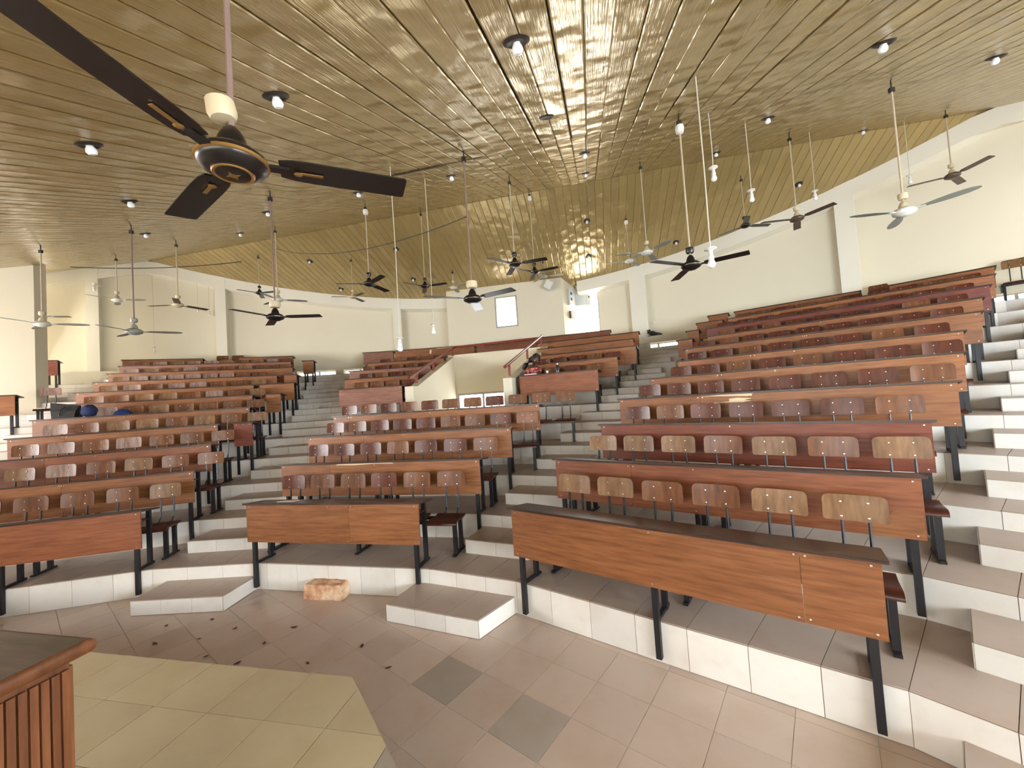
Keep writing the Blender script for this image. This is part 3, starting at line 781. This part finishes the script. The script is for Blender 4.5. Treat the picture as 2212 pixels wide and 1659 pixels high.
# torn laminate on some panels
def patch(i, pi, poly, mat='pale_torn', y=-.0015):
    MB().prism([Vector((x, 0, z)) for x, z in poly], (0, y, 0)).build('torn_patch', mat, PANELS[i][pi])
patch('R4', 1, [(1.26,.742),(1.6,.728),(1.86,.716),(1.92,.752),(1.6,.753)])
patch('R4', 1, [(1.62,.69),(1.72,.70),(1.90,.685),(1.80,.665),(1.89,.65),(1.80,.64),(1.78,.60),(1.74,.55),(1.68,.59),(1.66,.63),(1.60,.64),(1.42,.645),(1.42,.632),(1.62,.655)])
patch('R4', 1, [(1.41,.60),(1.47,.615),(1.50,.59),(1.47,.555),(1.45,.585),(1.43,.55)])
patch('R2', 1, [(2.86,.292),(3.17,.292),(3.17,.50),(3.02,.50),(2.98,.46),(2.90,.455),(2.92,.41),(2.84,.38),(2.88,.34)], 'panel_wood')
patch('C2', 1, [(.95,.735),(1.25,.728),(1.62,.742),(1.9,.735),(1.86,.752),(1.0,.752)])
patch('R9', 0, [(1.0,.47),(1.05,.45),(1.18,.47),(1.22,.50),(1.06,.49)])
patch('R9', 0, [(2.1,.40),(2.3,.39),(2.34,.42),(2.12,.43)])
patch('C11b', 0, [(1.35,.56),(1.42,.55),(1.44,.70),(1.37,.71)]); patch('C11b', 0, [(1.6,.73),(2.3,.735),(2.9,.75),(1.7,.752)])

# ---------------------------------------------------------------- lectern on the stage
lc = tag(empty('lectern', Vector((-1.47, 1.345, .45)), R(-12.5)), 'wooden lectern with reeded sides at the lower left corner', 'lectern')
# local: x right along the stage edge, y away; its near right corner is what shows
MB().box(-.95, 0.0, -.62, 0.0, 1.0, 1.045).build('desk_top', 'lectern_top', lc)
MB().tube([(-.95,0.0,1.022),(0.0,0.0,1.022),(0.0,-.62,1.022)], .0235, 10).build('top_edge', 'lectern_wood', lc, True)
MB().box(-.93, -.03, -.58, -.03, 0, 1.0).build('body', 'lectern_wood', lc)
for q in range(22):
    y = -.045-q*.0245; MB().box(-.032, -.018, y-.0095, y+.0095, .04, .97).build('slat', 'lectern_wood', lc)
for q in range(36):
    x = -.045-q*.0245; MB().box(x-.0095, x+.0095, -.032, -.018, .04, .97).build('slat', 'lectern_wood', lc)

# ---------------------------------------------------------------- blocks and litter on the floor
def rough_block(name, loc, rz, sx, sy, sz, label, mat, seed):
    rn = random.Random(seed); vs = []; fs = []; nx, ny = 5, 4
    top = []; bot = []
    ring = [(-1,-1),(-.5,-1.03),(0,-1),(.5,-.98),(1,-1),(1.02,-.4),(1,.3),(1,1),(.5,1.02),(0,1),(-.5,.98),(-1,1),(-1.02,.3),(-.98,-.4)]
    n = len(ring)
    for lv, (z, s) in enumerate(((0,1.0),(.25,1.03),(.7,1.0),(.92,.97),(1.0,.9))):
        for x, y in ring: vs.append((x*sx/2*s+rn.uniform(-.008,.008), y*sy/2*s+rn.uniform(-.008,.008), z*sz+(rn.uniform(-.008,.008) if lv > 1 else 0)))
    for lv in range(4):
        for j in range(n): fs.append((lv*n+j, lv*n+(j+1)%n, (lv+1)*n+(j+1)%n, (lv+1)*n+j))
    vs.append((0,0,sz+.004)); c = len(vs)-1
    for j in range(n): fs.append((4*n+j, 4*n+(j+1)%n, c))
    fs.append(tuple(range(n))[::-1])
    o = MB().add(vs, fs).build(name, mat); o.location = loc; o.rotation_euler = (0,0,rz); tag(o, label, 'stone')
rough_block('clay_block', (-2.36, 4.80, .001), R(-13), .50, .20, .17, 'rough clay block lying before the centre front desk', 'clay_block', 3)
rough_block('stone_fragment', (-1.36, 4.42, .001), R(10), .2, .1, .08, 'small grey stone tucked beside the centre half step', 'tile_riser', 5)
LEAF = [(-3.3,4.05),(-3.05,4.2),(-3.72,4.02),(-3.0,3.75),(-2.55,3.9),(-2.4,4.15),(-3.9,4.35),(-3.45,4.42),(-2.62,3.62),(-1.95,3.55),(-1.2,3.42),(-1.55,3.75)]
for q, (x, y) in enumerate(LEAF):
    a = q*1.3; s = .022+.006*(q % 3)
    pts = [(math.cos(t)*s*(1 if j % 2 == 0 else .8), math.sin(t)*s*.45) for j, t in enumerate([2*math.pi*j/8 for j in range(8)])]
    o = MB().prism([Vector((px, py, .003+.004*abs(px)/s)) for px, py in pts], (0,0,.002)).build('dry_leaf', 'leaf_dry'); o.location = (x, y, 0); o.rotation_euler = (0,0,a)
    tag(o, 'tiny dry brown leaf lying on the hall floor tiles', 'leaf', 'dry leaves on the hall floor')
def near(name, az, r, z, rz=0): return empty(name, pol(az, r, z), rz)
# sheet of paper on the front centre desk
o = MB().box(-.11,.11,-.07,.07,0,.004).build('paper_sheet', 'paper_white'); p = Vector((-3.453,5.034,0)).lerp(Vector((-1.152,4.518,0)), .22)+Vector((.03,.12,0))
o.location = (p.x, p.y, zt(1)+DESK-.008); o.rotation_euler = (R(-7),0,R(-10)); tag(o, 'crumpled sheet of paper on the front centre desk', 'paper')

# ---------------------------------------------------------------- ceiling fans
def fan_parts():
    d = {}
    prof = [(.02,.055),(.05,.06),(.095,.045),(.125,.018),(.13,-.005),(.12,-.025),(.09,-.04),(.05,-.05),(.0,-.052)]
    d['motor'] = MB().lathe([(max(r,.001),z) for r, z in prof[::-1]], 24)
    d['bell'] = MB().lathe([(.05,.05),(.058,.06),(.05,.10),(.035,.13),(.016,.15)], 16)
    d['canopy'] = MB().lathe([(.02,.17),(.045,.175),(.055,.20),(.052,.25),(.02,.262)], 16)
    d['ring'] = MB().lathe([(.127,-.012),(.134,-.008),(.134,.002),(.127,.006)], 28)
    d['cap'] = MB().lathe([(.001,-.058),(.03,-.058),(.07,-.052),(.078,-.044),(.06,-.04)], 20)
    # blade along +x with a bracket and pitch
    xs = [.17,.22,.30,.45,.60,.69,.70]; wd = [.05,.064,.068,.068,.068,.068,.058]; vs = []; fs = []
    th = R(-7)
    for x, w in zip(xs, wd):
        for s in (-1, 1):
            for t in (.0, .006): vs.append((x, s*w*math.cos(th), s*w*math.sin(th)+t-.006*(x-.17)))
    for i in range(len(xs)-1):
        a, b = 4*i, 4*i+4; fs += [(a,b,b+2,a+2), (a+1,a+3,b+3,b+1), (a,a+1,b+1,b), (a+2,b+2,b+3,a+3)]
    fs += [(0,2,3,1), (24,25,27,26)]
    d['blade'] = MB().add(vs, fs)
    rx = [.17,.23,.32,.45,.58,.66,.70]; rw = [.03,.042,.058,.074,.07,.05,.022]; vs = []
    for x, w in zip(rx, rw):
        for s in (-1, 1):
            for t in (.0, .006): vs.append((x, s*w*math.cos(th), s*w*math.sin(th)+t-.004*(x-.17)))
    d['round_blade'] = MB().add(vs, fs)
    d['bracket'] = MB().box(.10,.21,-.022,.022,-.008,.004)
    d['medallion'] = MB().lathe([(.018,-.010),(.012,-.014),(.002,-.015)], 8, (.24,0,-.002)).box(.25,.34,-.008,.008,-.009,-.005)
    return d
FP = fan_parts(); FM = {}
def fmesh(part, mat):
    if (part, mat) not in FM: FM[part, mat] = FP[part].mesh(part, mat, part not in ('blade','bracket','round_blade'))
    return FM[part, mat]
def fan(x, y, ztop, z, ang, style, label, gold=False, cup=False):
    root = tag(empty('ceiling_fan', (x, y, z)), label, 'ceiling fan', 'ceiling fans hanging on long rods')
    body, blade, bell, rod, shape = {'black':('fan_black','fan_black','fan_black','rod_paint','blade'), 'cream_black':('fan_black','fan_black','fan_cream','rod_mauve','blade'),
        'white':('fan_white','fan_grey','fan_cream','rod_paint','round_blade'), 'grey':('fan_grey','fan_grey','fan_grey','rod_mauve','round_blade'),
        'cream':('fan_cream','fan_brown','fan_cream','rod_paint','blade'), 'brown':('fan_brown','fan_brown','fan_cream','rod_paint','blade')}[style]
    link('motor_housing', fmesh('motor', body), root); link('down_cap', fmesh('cap', body), root)
    if style in ('black','cream_black') : link('trim_ring', fmesh('ring', 'gold_trim' if gold else 'chrome'), root)
    link('bell', fmesh('bell', bell if style != 'cream_black' else 'fan_black'), root)
    cc = link('canopy_cup', fmesh('canopy', bell if style not in ('black','grey') else ('fan_cream' if gold else body)), root)
    if style == 'cream_black': cc.scale = (1.5, 1.5, 1.25); cc.location = (0, 0, -.06)
    if gold: cc.rotation_euler = (R(5), R(-7), 0); rod = 'rod_mauve'
    h = ztop-z
    MB().tube([(0,0,.12),(0,0,h-.12)], .0125, 8).build('down_rod', rod, root, True)
    hk = MB(); hk.tube([(0,0,h-.14),(0,0,h+.02)], .009, 6); hk.box(-.03,.03,-.02,.02,h-.16,h-.10)
    hk.build('ceiling_hook', 'cord_black', root)
    if cup: MB().lathe([(.016,h-.27),(.05,h-.26),(.06,h-.20),(.05,h-.16),(.02,h-.155)], 14).build('top_canopy', 'plastic_white', root, True)
    for q in range(3):
        a = R(ang+120*q)
        bl = link('blade', fmesh(shape, blade), root, None, (0,0,a)); link('bracket', fmesh('bracket', body), root, None, (0,0,a))
        if gold: link('medallion', fmesh('medallion', 'gold_trim'), bl)
    return root
near_fan = fan(-1.10, 1.61, 4.26, 3.26, 24, 'black', 'large black fan close overhead at the upper left', True)
for i in range(8):   # flower emblem on the near fan's cap
    pass
fl_m = MB()
for q in range(8):
    a = R(45*q); c, s = math.cos(a), math.sin(a); l = .03 if q % 2 == 0 else .018
    fl_m.prism([Vector((0,0,-.0585)), Vector((l*.5*c-s*.006, l*.5*s+c*.006, -.0585)), Vector((l*c, l*s, -.0585)), Vector((l*.5*c+s*.006, l*.5*s-c*.006, -.0585))], (0,0,-.0015))
fl_m.build('flower_emblem', 'gold_trim', near_fan); MB().lathe([(.068,-.053),(.073,-.055),(.077,-.051),(.072,-.049)], 28).build('cap_ring', 'gold_trim', near_fan)
FAN = {'F2':(-9.47, 7.98, 5.98, 4.35, 28),
 'F4':(-11.26, 11.33, 7.12, 5.81, 14),
 'F5':(-7.0, 7.35, 5.95, 3.92, -88),
 'F6':(-8.55, 10.2, 6.91, 5.21, -174),
 'F7':(-8.69, 13.82, 7.91, 6.51, -126),
 'F8':(-6.05, 10.39, 7.2, 5.23, 28),
 'F9':(-3.73, 6.31, 5.83, 3.76, 8),
 'F10':(-5.43, 13.9, 7.61, 6.17, -160),
 'F11':(-3.06, 8.81, 6.85, 4.99, -167),
 'F12':(-2.38, 11.6, 7.98, 5.69, -135),
 'F13':(-1.92, 14.44, 7.11, 6.43, -38),
 'F14':(-0.48, 5.58, 5.82, 3.65, -153),
 'F15':(0.23, 8.29, 6.93, 5.04, -139),
 'F16':(0.84, 10.93, 8.0, 5.69, -26),
 'F17':(1.37, 13.82, 7.07, 6.44, -4),
 'F18':(3.28, 8.92, 7.43, 5.33, 175),
 'F19':(3.82, 11.94, 7.57, 6.16, -72),
 'F20':(2.58, 5.41, 6.02, 3.87, -35),
 'F21':(6.6, 10.58, 7.85, 6.46, 124),
 'F22':(6.17, 8.14, 7.38, 5.55, -66),
 'F23':(5.48, 5.3, 6.22, 4.38, 177),
 'F24':(9.58, 8.21, 7.7, 6.28, 150)}
FST = {'F2':('white','white fan in front of the tall left wall'), 'F4':('white','small white fan hanging beyond the left pilaster'), 'F5':('grey','grey fan with a conical cup above the left desks'),
 'F6':('cream','cream fan with brown blades above the left desks'), 'F7':('black','far dark fan above the stair left of centre, leftmost of an overlapping trio'), 'F8':('white','white fan with grey blades overlapping the low black fan'),
 'F9':('cream_black','low black fan with cream cup, left of centre'), 'F10':('cream','far cream fan against the wall top left of the booth'), 'F11':('black','black fan with a white cup at its rod top, left of centre'),
 'F12':('black','black fan hanging just left of the small white fan by the booth'), 'F13':('white','small white fan at the upper left corner of the booth'), 'F14':('cream_black','big low black fan with cream cup before the booth window'),
 'F15':('black','black fan above the booth, higher of the centre pair'), 'F16':('black','black fan with a white bulb at its rod top, before the booth'), 'F17':('grey','short-rod grey fan at the upper right corner of the booth'),
 'F18':('white','white fan with grey blades right of the booth'), 'F19':('white','small far white fan behind the grey-bladed one'), 'F20':('black','low black fan with white cup at its rod top, right of centre'),
 'F21':('black','black fan touching the right wall top, left of the brown one'), 'F22':('brown','dark brown fan with a cream cup near the right pilaster'), 'F23':('white','large white fan at the right with broad pale blades'),
 'F24':('brown','far brown fan with white cups at the right edge')}
for kf, (x, y, zt_, zh, an) in FAN.items(): fan(x, y, zt_, zh, an, FST[kf][0], FST[kf][1], cup=kf in ('F11','F16','F19','F20'))
o = fan(-14.62, 12.3, zc(-14.62,12.3), 5.75, 20, 'black', 'dark fan mostly hidden behind the tall left wall')
# ---------------------------------------------------------------- pendant bulbs
def pendant(x, y, zb, label, bulb=True):
    ztop = zc(x, y); root = tag(empty('pendant_lamp', (x, y, zb)), label, 'lamp', 'bare pendant bulbs on long cords')
    MB().tube([(0,0,.20),(.01,.005,(ztop-zb)*.5),(0,0,ztop-zb+.02)], .006, 6).build('cord', 'cord_white', root)
    MB().lathe([(.012,.21),(.06,.205),(.062,.195),(.02,.185),(.022,.13),(.03,.12),(.028,.085)][::-1], 14).build('lamp_holder', 'plastic_white', root, True)
    if bulb: MB().lathe([(.001,-.0),(.022,.004),(.036,.02),(.04,.04),(.034,.065),(.022,.085),(.018,.10)], 14).build('bulb', 'bulb_glass', root, True)
for x, y, zb, l in [(-1.63,5.87,3.01,'bare bulb hanging lowest, before the scuffed topmost desk'), (-1.37,7.21,3.47,'bare bulb pendant just left of the booth wall'), (-12.91,14.3,4.74,'bulb on a long cord above the left block desks'),
    (-11.67,14.80,6.23,'left of two small bulbs before the left back wall'), (-11.39,15.0,6.10,'right of two small bulbs before the left back wall'), (3.09,5.57,5.12,'bare bulb pendant against the ceiling right of centre'),
    (4.26,6.58,5.25,'bare bulb pendant left of the brown fan'), (2.14,4.04,3.41,'bare bulb hanging in front of the low right black fan blade'), (6.75,8.33,6.01,'bulb pendant before the right wall, left of its pilaster'),
    (9.36,8.85,6.48,'bulb pendant before the right wall, above the white fan')]:
    pendant(x, y, zb, l)
# ---------------------------------------------------------------- ceiling downlights
DL = [(7.23,.93,'near the big black fan, left'),(7.19,-1.03,'at the far left of the front slope'),(7.37,2.89,'at the top centre'),(9.27,6.37,'at the upper right'),(10.83,8.58,'at the far upper right edge'),
 (8.91,-3.14,'left of the big fan blade tip'),(11.18,-6.11,'above the grey fan'),(13.41,-5.97,'between the left fans'),(11.47,.88,'near the ceiling gap'),(11.78,3.34,'centre, below the gap'),(14.16,3.34,'centre, near the ridge'),
 (14.67,6.39,'right of centre, near the ridge'),(11.84,6.35,'right, above the hanging bulb'),(15.43,9.83,'far right, near the ridge'),(16.94,9.10,'right, on the rear slope'),(17.04,3.28,'centre, upper on the rear slope'),
 (18.56,3.25,'centre, middle of the rear slope'),(19.9,3.21,'centre, just above the booth corner'),(16.86,-6.6,'left, upper on the rear slope'),(16.94,-3.21,'left of centre, upper on the rear slope'),(18.46,-6.51,'left, low on the rear slope'),
 (18.48,-3.38,'left of centre, low on the rear slope'),(11.3,-.97,'beside the big blade tip'),(11.43,-3.18,'beside a fan rod, left of centre'),(18.49,6.11,'right, low on the rear slope')]
ring_me = MB().lathe([(.045,.012),(.095,.008),(.10,0),(.075,-.012),(.05,-.004)], 18).mesh('trim_plate', 'socket_dark', True)
bulb_me = MB().lathe([(.001,-.085),(.03,-.078),(.043,-.055),(.038,-.03),(.026,-.01),(.026,.01)], 14).mesh('bulb', 'bulb_glass', True)
for q, (u, v, l) in enumerate(DL):
    p = uv(u, v, zc_u(u)-.004); sl = math.atan(S1 if u < RIDGE_U else S2)
    root = tag(empty('ceiling_light', p), 'small ceiling bulb in a dark ring, %s'%l, 'light', 'recessed ceiling bulbs')
    root.rotation_euler = (sl, 0, -AXA)
    link('trim_plate', ring_me, root); link('bulb', bulb_me, root)
p = uv(9.25, 2.91, zc_u(9.25)-.004); o = MB().lathe([(.045,.012),(.085,.006),(.09,0),(.07,-.008),(.05,0)], 18).build('ceiling_light', 'socket_dark', None, True)
o.location = p; o.rotation_euler = (math.atan(S1), 0, -AXA); tag(o, 'empty dark bulb ring at the top centre of the ceiling', 'light', 'recessed ceiling bulbs')
# ---------------------------------------------------------------- cables and the open ceiling joint
def cable(name, pts, r, mat, label):
    o0 = Vector(pts[0]); o = MB().tube([Vector(p)-o0 for p in pts], r, 6).build(name, mat, None, True); o.location = o0; tag(o, label, 'cable')
def sag(p, q, s, n=14):
    p, q = Vector(p), Vector(q); return [p.lerp(q, i/n)+Vector((0,0,-s*4*(i/n)*(1-i/n))) for i in range(n+1)]
cable('sagging_cable', sag((-6.05,10.39,6.60), (-.48,5.58,4.85), .31), .006, 'cord_black', 'thin dark cable sagging between two fan rods, left of centre')
cable('sagging_cable', sag((-12.9,11.6,6.98), (-9.4,14.0,7.75), .12), .012, 'cord_black', 'dark cable drooping along the ceiling at the far left')
mb = MB()
for q in range(12):
    a, b = -.1+q*.155, -.1+(q+1)*.155; w = .02+.05*math.sin(math.pi*min(1, (q+1)/9))
    mb.prism([uv(10.5, a, zc_u(10.5)-.012), uv(10.5, b, zc_u(10.5)-.012), uv(10.5+w, b, zc_u(10.5+w)-.012), uv(10.5+w, a, zc_u(10.5+w)-.012)], (0,0,.006))
o = mb.build('joint_gap', 'strip_gap'); cl = bpy.data.objects['ceiling']; bpy.context.view_layer.update(); o.parent = cl; o.matrix_parent_inverse = cl.matrix_world.inverted()
# ---------------------------------------------------------------- things on the booth and wall
sp = tag(empty('wall_speaker', Vector((1.62, 14.72, 6.36)), math.atan2(tb.y, tb.x)), 'tilted white loudspeaker box high on the booth wall', 'speaker')
sp.rotation_euler = (R(0), R(32), math.atan2(tb.y, tb.x))
MB().box(-.15,.15,-.12,.10,-.16,.16).build('box', 'cabinet_grey', sp); MB().box(-.13,.13,-.128,-.12,-.14,.14).build('grille', 'plastic_white', sp)
MB().bar((0,.08,0),(0,.2,0),.05,.05).build('bracket', 'frame_alu', sp)
sd = (br-bf1).normalized()
def on_side(s, z): return bf1+sd*s+Vector((0,0,z))
cab = tag(empty('electrical_cabinet', on_side(.30, 5.62), math.atan2(sd.y, sd.x)), 'grey electrical cabinet with open door on the booth side', 'cabinet')
MB().box(0,.34,-.10,-.002,0,.62).build('body', 'cabinet_grey', cab); dd = MB().box(0,.02,-.62,0,0,.62).build('door', 'cabinet_grey', cab)
dd.location = (.34,-.10,0); dd.rotation_euler = (0,0,R(48)); MB().box(-.01,0,-.57,-.53,.28,.36).build('handle', 'cord_black', dd)
for z in (.40,.18): MB().box(.08,.16,-.106,-.10,z,z+.1).build('vent', 'steel_black', cab)
sb = tag(empty('switch_box', on_side(.34, 5.12), math.atan2(sd.y, sd.x)), 'small brown switch box below the grey cabinet', 'switch')
MB().box(0,.26,-.09,-.002,0,.28).build('body', 'box_brown', sb); MB().box(.07,.19,-.095,-.09,.07,.2).build('cover', 'plastic_white', sb)
o = tag(empty('wall_switch', pol(28.0, RB-.0, 4.55)), 'small round switch on the right-hand pilaster side', 'switch'); o.rotation_euler = (0,0,-R(28.0))
MB().lathe([(.04,0),(.045,.01),(.03,.02)], 14).build('cover', 'plastic_white', o).rotation_euler = (R(90),0,0)
wlm = tag(empty('wall_lamp', pol(-29.95, 19.86, 6.95)), 'small white lamp fitting on the left pilaster', 'lamp')
MB().lathe([(.05,.0),(.055,.02),(.03,.05),(.03,.12),(.06,.14),(.06,.16)], 12).build('holder', 'plastic_white', wlm, True); MB().lathe([(.001,-.12),(.035,-.10),(.045,-.06),(.03,-.01),(.02,.01)], 12).build('bulb', 'bulb_glass', wlm, True)
MB().bar((0,0,.1), (.08,.13,.1), .03, .03).build('bracket', 'plastic_white', wlm)
# black shoe on the plinth ledge
sh = tag(empty('black_shoe', pol(27.95, 19.95, 4.071), -R(27)), 'black shoe-like object lying on the wall ledge', 'shoe')
MB().tube([(-.2,0,.09),(-.16,0,.12),(-.08,0,.11),(.05,0,.07),(.18,0,.045),(.24,0,.03)], [.05,.075,.085,.06,.045,.02], 10).build('upper', 'bag_black', sh, True)
MB().tube([(-.17,.0,.12),(-.19,0,.24)], [.07,.055], 10).build('collar', 'bag_black', sh, True)
MB().box(-.24,.24,-.05,.05,0,.03).build('sole', 'bag_black', sh)
# ---------------------------------------------------------------- belongings on the left block
def cushion(name, mat, c, r, label, cat, seed, parent=None, squash=(1,1,1)):
    rn = random.Random(seed); vs = []; fs = []; n, m = 14, 9
    for i in range(m):
        th = math.pi*i/(m-1)
        for j in range(n):
            a = 2*math.pi*j/n; w = 1+rn.uniform(-.08,.08)
            vs.append((r[0]*math.sin(th)*math.cos(a)*w, r[1]*math.sin(th)*math.sin(a)*w, r[2]*math.cos(th)*w))
    for i in range(m-1):
        for j in range(n): fs.append((i*n+j, (i+1)*n+j, (i+1)*n+(j+1)%n, i*n+(j+1)%n))
    o = MB().add(vs, fs).build(name, mat, parent, True); o.location = c
    if label: tag(o, label, cat)
    return o
pa, pb = Vector((-9.697,7.958,0)), Vector((-6.032,9.047,0)); td = (pb-pa).normalized(); nd = Vector((-td.y, td.x, 0))
def on5(s, y, z): return pa+td*s+nd*y+Vector((0,0,zt(5)+z))
bgp = tag(empty('black_bag', on5(.42,.18,DESK-.03), math.atan2(td.y,td.x)), 'slumped glossy black bag on the fifth left-block desk', 'bag')
bgp.location.z += .035
MB().add([(-.17,-.10,.0),(.20,-.10,.0),(.22,.12,.0),(-.18,.12,.0),(-.20,-.07,.16),(.20,-.06,.13),(.20,.10,.13),(-.20,.10,.17),(-.22,-.04,.33),(.24,-.02,.25),(.23,.05,.25),(-.22,.06,.33)],
   [(3,2,1,0),(0,1,5,4),(1,2,6,5),(2,3,7,6),(3,0,4,7),(4,5,9,8),(5,6,10,9),(6,7,11,10),(7,4,8,11),(8,9,10,11)]).build('body', 'bag_black', bgp)
MB().tube([(-.05,-.09,.05),(-.02,-.105,.16),(.04,-.07,.24)], .012, 6).build('strap', 'bag_black', bgp)
cushion('folded_garment', 'cloth_navy', on5(.80,.20,DESK+.13), (.15,.12,.13), 'dark blue bundled garment beside the black bag', 'clothing', 4)
cushion('folded_garment', 'cloth_blue', on5(1.22,.50,DESK-.02), (.21,.14,.15), 'bright blue bundled garment on the fifth left-block row', 'clothing', 9)
# ---------------------------------------------------------------- the seated student
qa, qb = Vector((.185,9.49,0)), Vector((1.923,8.78,0)); tq = (qb-qa).normalized(); nq = Vector((-tq.y, tq.x, 0))
pr = tag(empty('person', qa+tq*.16+Vector((0,0,zt(6)+.005)), math.atan2(tq.y, tq.x)), 'seated person in a coral floral top bending over a desk by the entrance', 'person')
def skin(name, verts, edges, radii, mat, parent, sub=2, root=0):
    me = bpy.data.meshes.new(name); me.from_pydata(verts, edges, []); me.materials.append(M[mat])
    o = link(name, me, parent); md = o.modifiers.new('skin', 'SKIN'); sl = me.skin_vertices
    if not sl:
        bpy.context.view_layer.objects.active = o
    for i, r in enumerate(radii):
        me.skin_vertices[0].data[i].radius = (r, r) if not isinstance(r, tuple) else r
    me.skin_vertices[0].data[root].use_root = True
    md.use_smooth_shade = True; sb = o.modifiers.new('sub', 'SUBSURF'); sb.levels = sub; sb.render_levels = sub
    return o
# local: x along the desk, y outward (behind the desk), z from the tier; she sits behind the desk, head bowed to +x
def hand(c, d, v, e, r, base):
    # four fingers and a thumb, each a short bent chain from the palm vertex
    d = Vector(d).normalized(); s = Vector((d.y, -d.x, 0)); c = Vector(c)
    for off, ln in ((-.024,.055),(-.008,.066),(.009,.062),(.025,.048)):
        p0 = c+s*off+d*.03; p1 = p0+d*ln*.55+Vector((0,0,.008)); p2 = p0+d*ln-Vector((0,0,.012)); n = len(v)
        v += [tuple(p0), tuple(p1), tuple(p2)]; e += [(base, n), (n, n+1), (n+1, n+2)]; r += [.009, .008, .007]
    p0 = c+s*.034; p1 = p0+s*.022+d*.028; n = len(v); v += [tuple(p0), tuple(p1)]; e += [(base, n), (n, n+1)]; r += [.010, .008]
body_v = [(0,.60,.53),(.0,.61,.68),(.02,.60,.84),(.04,.57,.95),(.08,.54,1.03),(.11,.52,1.09),
          (-.11,.54,.94),(-.14,.38,.82),(-.04,.20,.785),
          (.18,.53,.94),(.24,.36,.82),(.20,.19,.785),
          (-.10,.57,.52),(-.12,.22,.50),(-.12,.30,.12),(-.12,.17,.045),(.11,.56,.52),(.12,.22,.50),(.12,.30,.12),(.12,.17,.045)]
body_e = [(0,1),(1,2),(2,3),(3,4),(4,5),(3,6),(6,7),(7,8),(3,9),(9,10),(10,11),(0,12),(12,13),(13,14),(14,15),(0,16),(16,17),(17,18),(18,19)]
body_r = [.115,.11,.12,.10,.05,.055,.055,.042,.03,.055,.042,.03,.085,.065,.045,.035,.085,.065,.045,.035]
for base, dirn in ((8, (.5,-1,0)), (11, (-.4,-1,0))): hand(body_v[base], dirn, body_v, body_e, body_r, base)
skin('body', body_v, body_e, body_r, 'skin', pr, 2)
skin('floral_top', [(0,.60,.55),(0,.61,.68),(.02,.60,.84),(.04,.57,.945),(-.11,.54,.935),(-.137,.40,.83),(.18,.53,.935),(.237,.38,.83)], [(0,1),(1,2),(2,3),(3,4),(4,5),(3,6),(6,7)],
     [.132,.126,.135,.105,.066,.055,.066,.055], 'cloth_floral', pr, 2)
skin('trousers', [(0,.60,.50),(-.10,.57,.515),(-.12,.23,.50),(-.12,.29,.16),(.11,.56,.515),(.12,.23,.50),(.12,.29,.16)], [(0,1),(1,2),(2,3),(0,4),(4,5),(5,6)], [.125,.098,.078,.06,.098,.078,.06], 'trouser', pr, 2)
hd = empty('head', (.13,.50,1.155), 0); hd.parent = pr; hd.rotation_euler = (R(28), R(22), R(38)); hd.scale = (1.18, 1.18, 1.18); hd.location = (.11,.50,1.165)
def ball(c, r, n=18, m=12, dent=None):
    vs = []; fs = []
    for i in range(m):
        th = math.pi*i/(m-1)
        for j in range(n):
            a = 2*math.pi*j/n; x, y, z = r[0]*math.sin(th)*math.cos(a), r[1]*math.sin(th)*math.sin(a), r[2]*math.cos(th)
            if dent: x, y, z = dent(x, y, z)
            vs.append((c[0]+x, c[1]+y, c[2]+z))
    for i in range(m-1):
        for j in range(n): fs.append((i*n+j, (i+1)*n+j, (i+1)*n+(j+1)%n, i*n+(j+1)%n))
    return vs, fs
# the face looks along -y of the head frame
fm = MB(); fm.add(*ball((0,0,0), (.074,.092,.108), dent=lambda x, y, z: (x*(1-.25*max(0,-z/.108)), y-(.012 if z < -.05 and y < 0 else 0), z)))
fm.add(*ball((0,-.098,-.012), (.014,.020,.026), 8, 6)); fm.add(*ball((0,-.086,-.052), (.026,.010,.009), 10, 6))
for s in (-1, 1): fm.add(*ball((s*.076,.0,-.008), (.010,.018,.028), 8, 6))
fm.build('face', 'skin', hd, True)
ey = MB()
for s in (-1, 1): ey.add(*ball((s*.030,-.082,.012), (.012,.008,.007), 8, 6))
ey.build('eyes', 'plastic_white', hd, True)
hm = MB(); hm.add(*ball((0,.014,.040), (.092,.106,.104), dent=lambda x, y, z: (x, y if y > -.05 else -.05, z)))
hm.add(*ball((-.02,.12,-.02), (.05,.055,.06))); hm.build('hair', 'hair_black', hd, True)
MB().tube([(0,.11,.0),(-.05,.16,-.09),(-.10,.17,-.22),(-.12,.15,-.34)], [.06,.062,.055,.03], 10).build('ponytail', 'hair_black', hd, True)
def on6(s, y, z): return qa+tq*s+nq*y+Vector((0,0,zt(6)+z))
nb = tag(empty('notebook', on6(.27,.13,DESK-.012), math.atan2(tq.y,tq.x)), 'pink open notebook on the desk in front of the person', 'notebook'); nb.rotation_euler[0] = R(-7)
MB().box(-.15,0,-.1,.1,.004,.03).build('left_pages', 'paper', nb); MB().box(0,.15,-.1,.1,.004,.03).build('right_pages', 'paper', nb); MB().box(-.16,.16,-.105,.105,0,.006).build('cover', 'paper_white', nb)
bt = tag(empty('water_bottle', on6(.92,.15,DESK-.012)), 'dark water bottle standing on the desk beside the person', 'bottle')
MB().lathe([(.001,0),(.046,.002),(.048,.02),(.048,.15),(.036,.18),(.018,.205)], 16).build('body', 'bottle_dark', bt, True); MB().lathe([(.018,.204),(.02,.21),(.02,.245),(.005,.248)], 14).build('cap', 'plastic_white', bt, True)
cp = tag(empty('paper_cup', on6(.66,.15,DESK-.012)), 'small white cup on the desk between notebook and bottle', 'cup')
MB().lathe([(.024,0),(.034,.085),(.031,.085),(.022,.006)], 16).build('body', 'paper', cp, True); MB().lathe([(.033,.083),(.037,.086),(.033,.09)], 16).build('rim', 'plastic_white', cp, True)
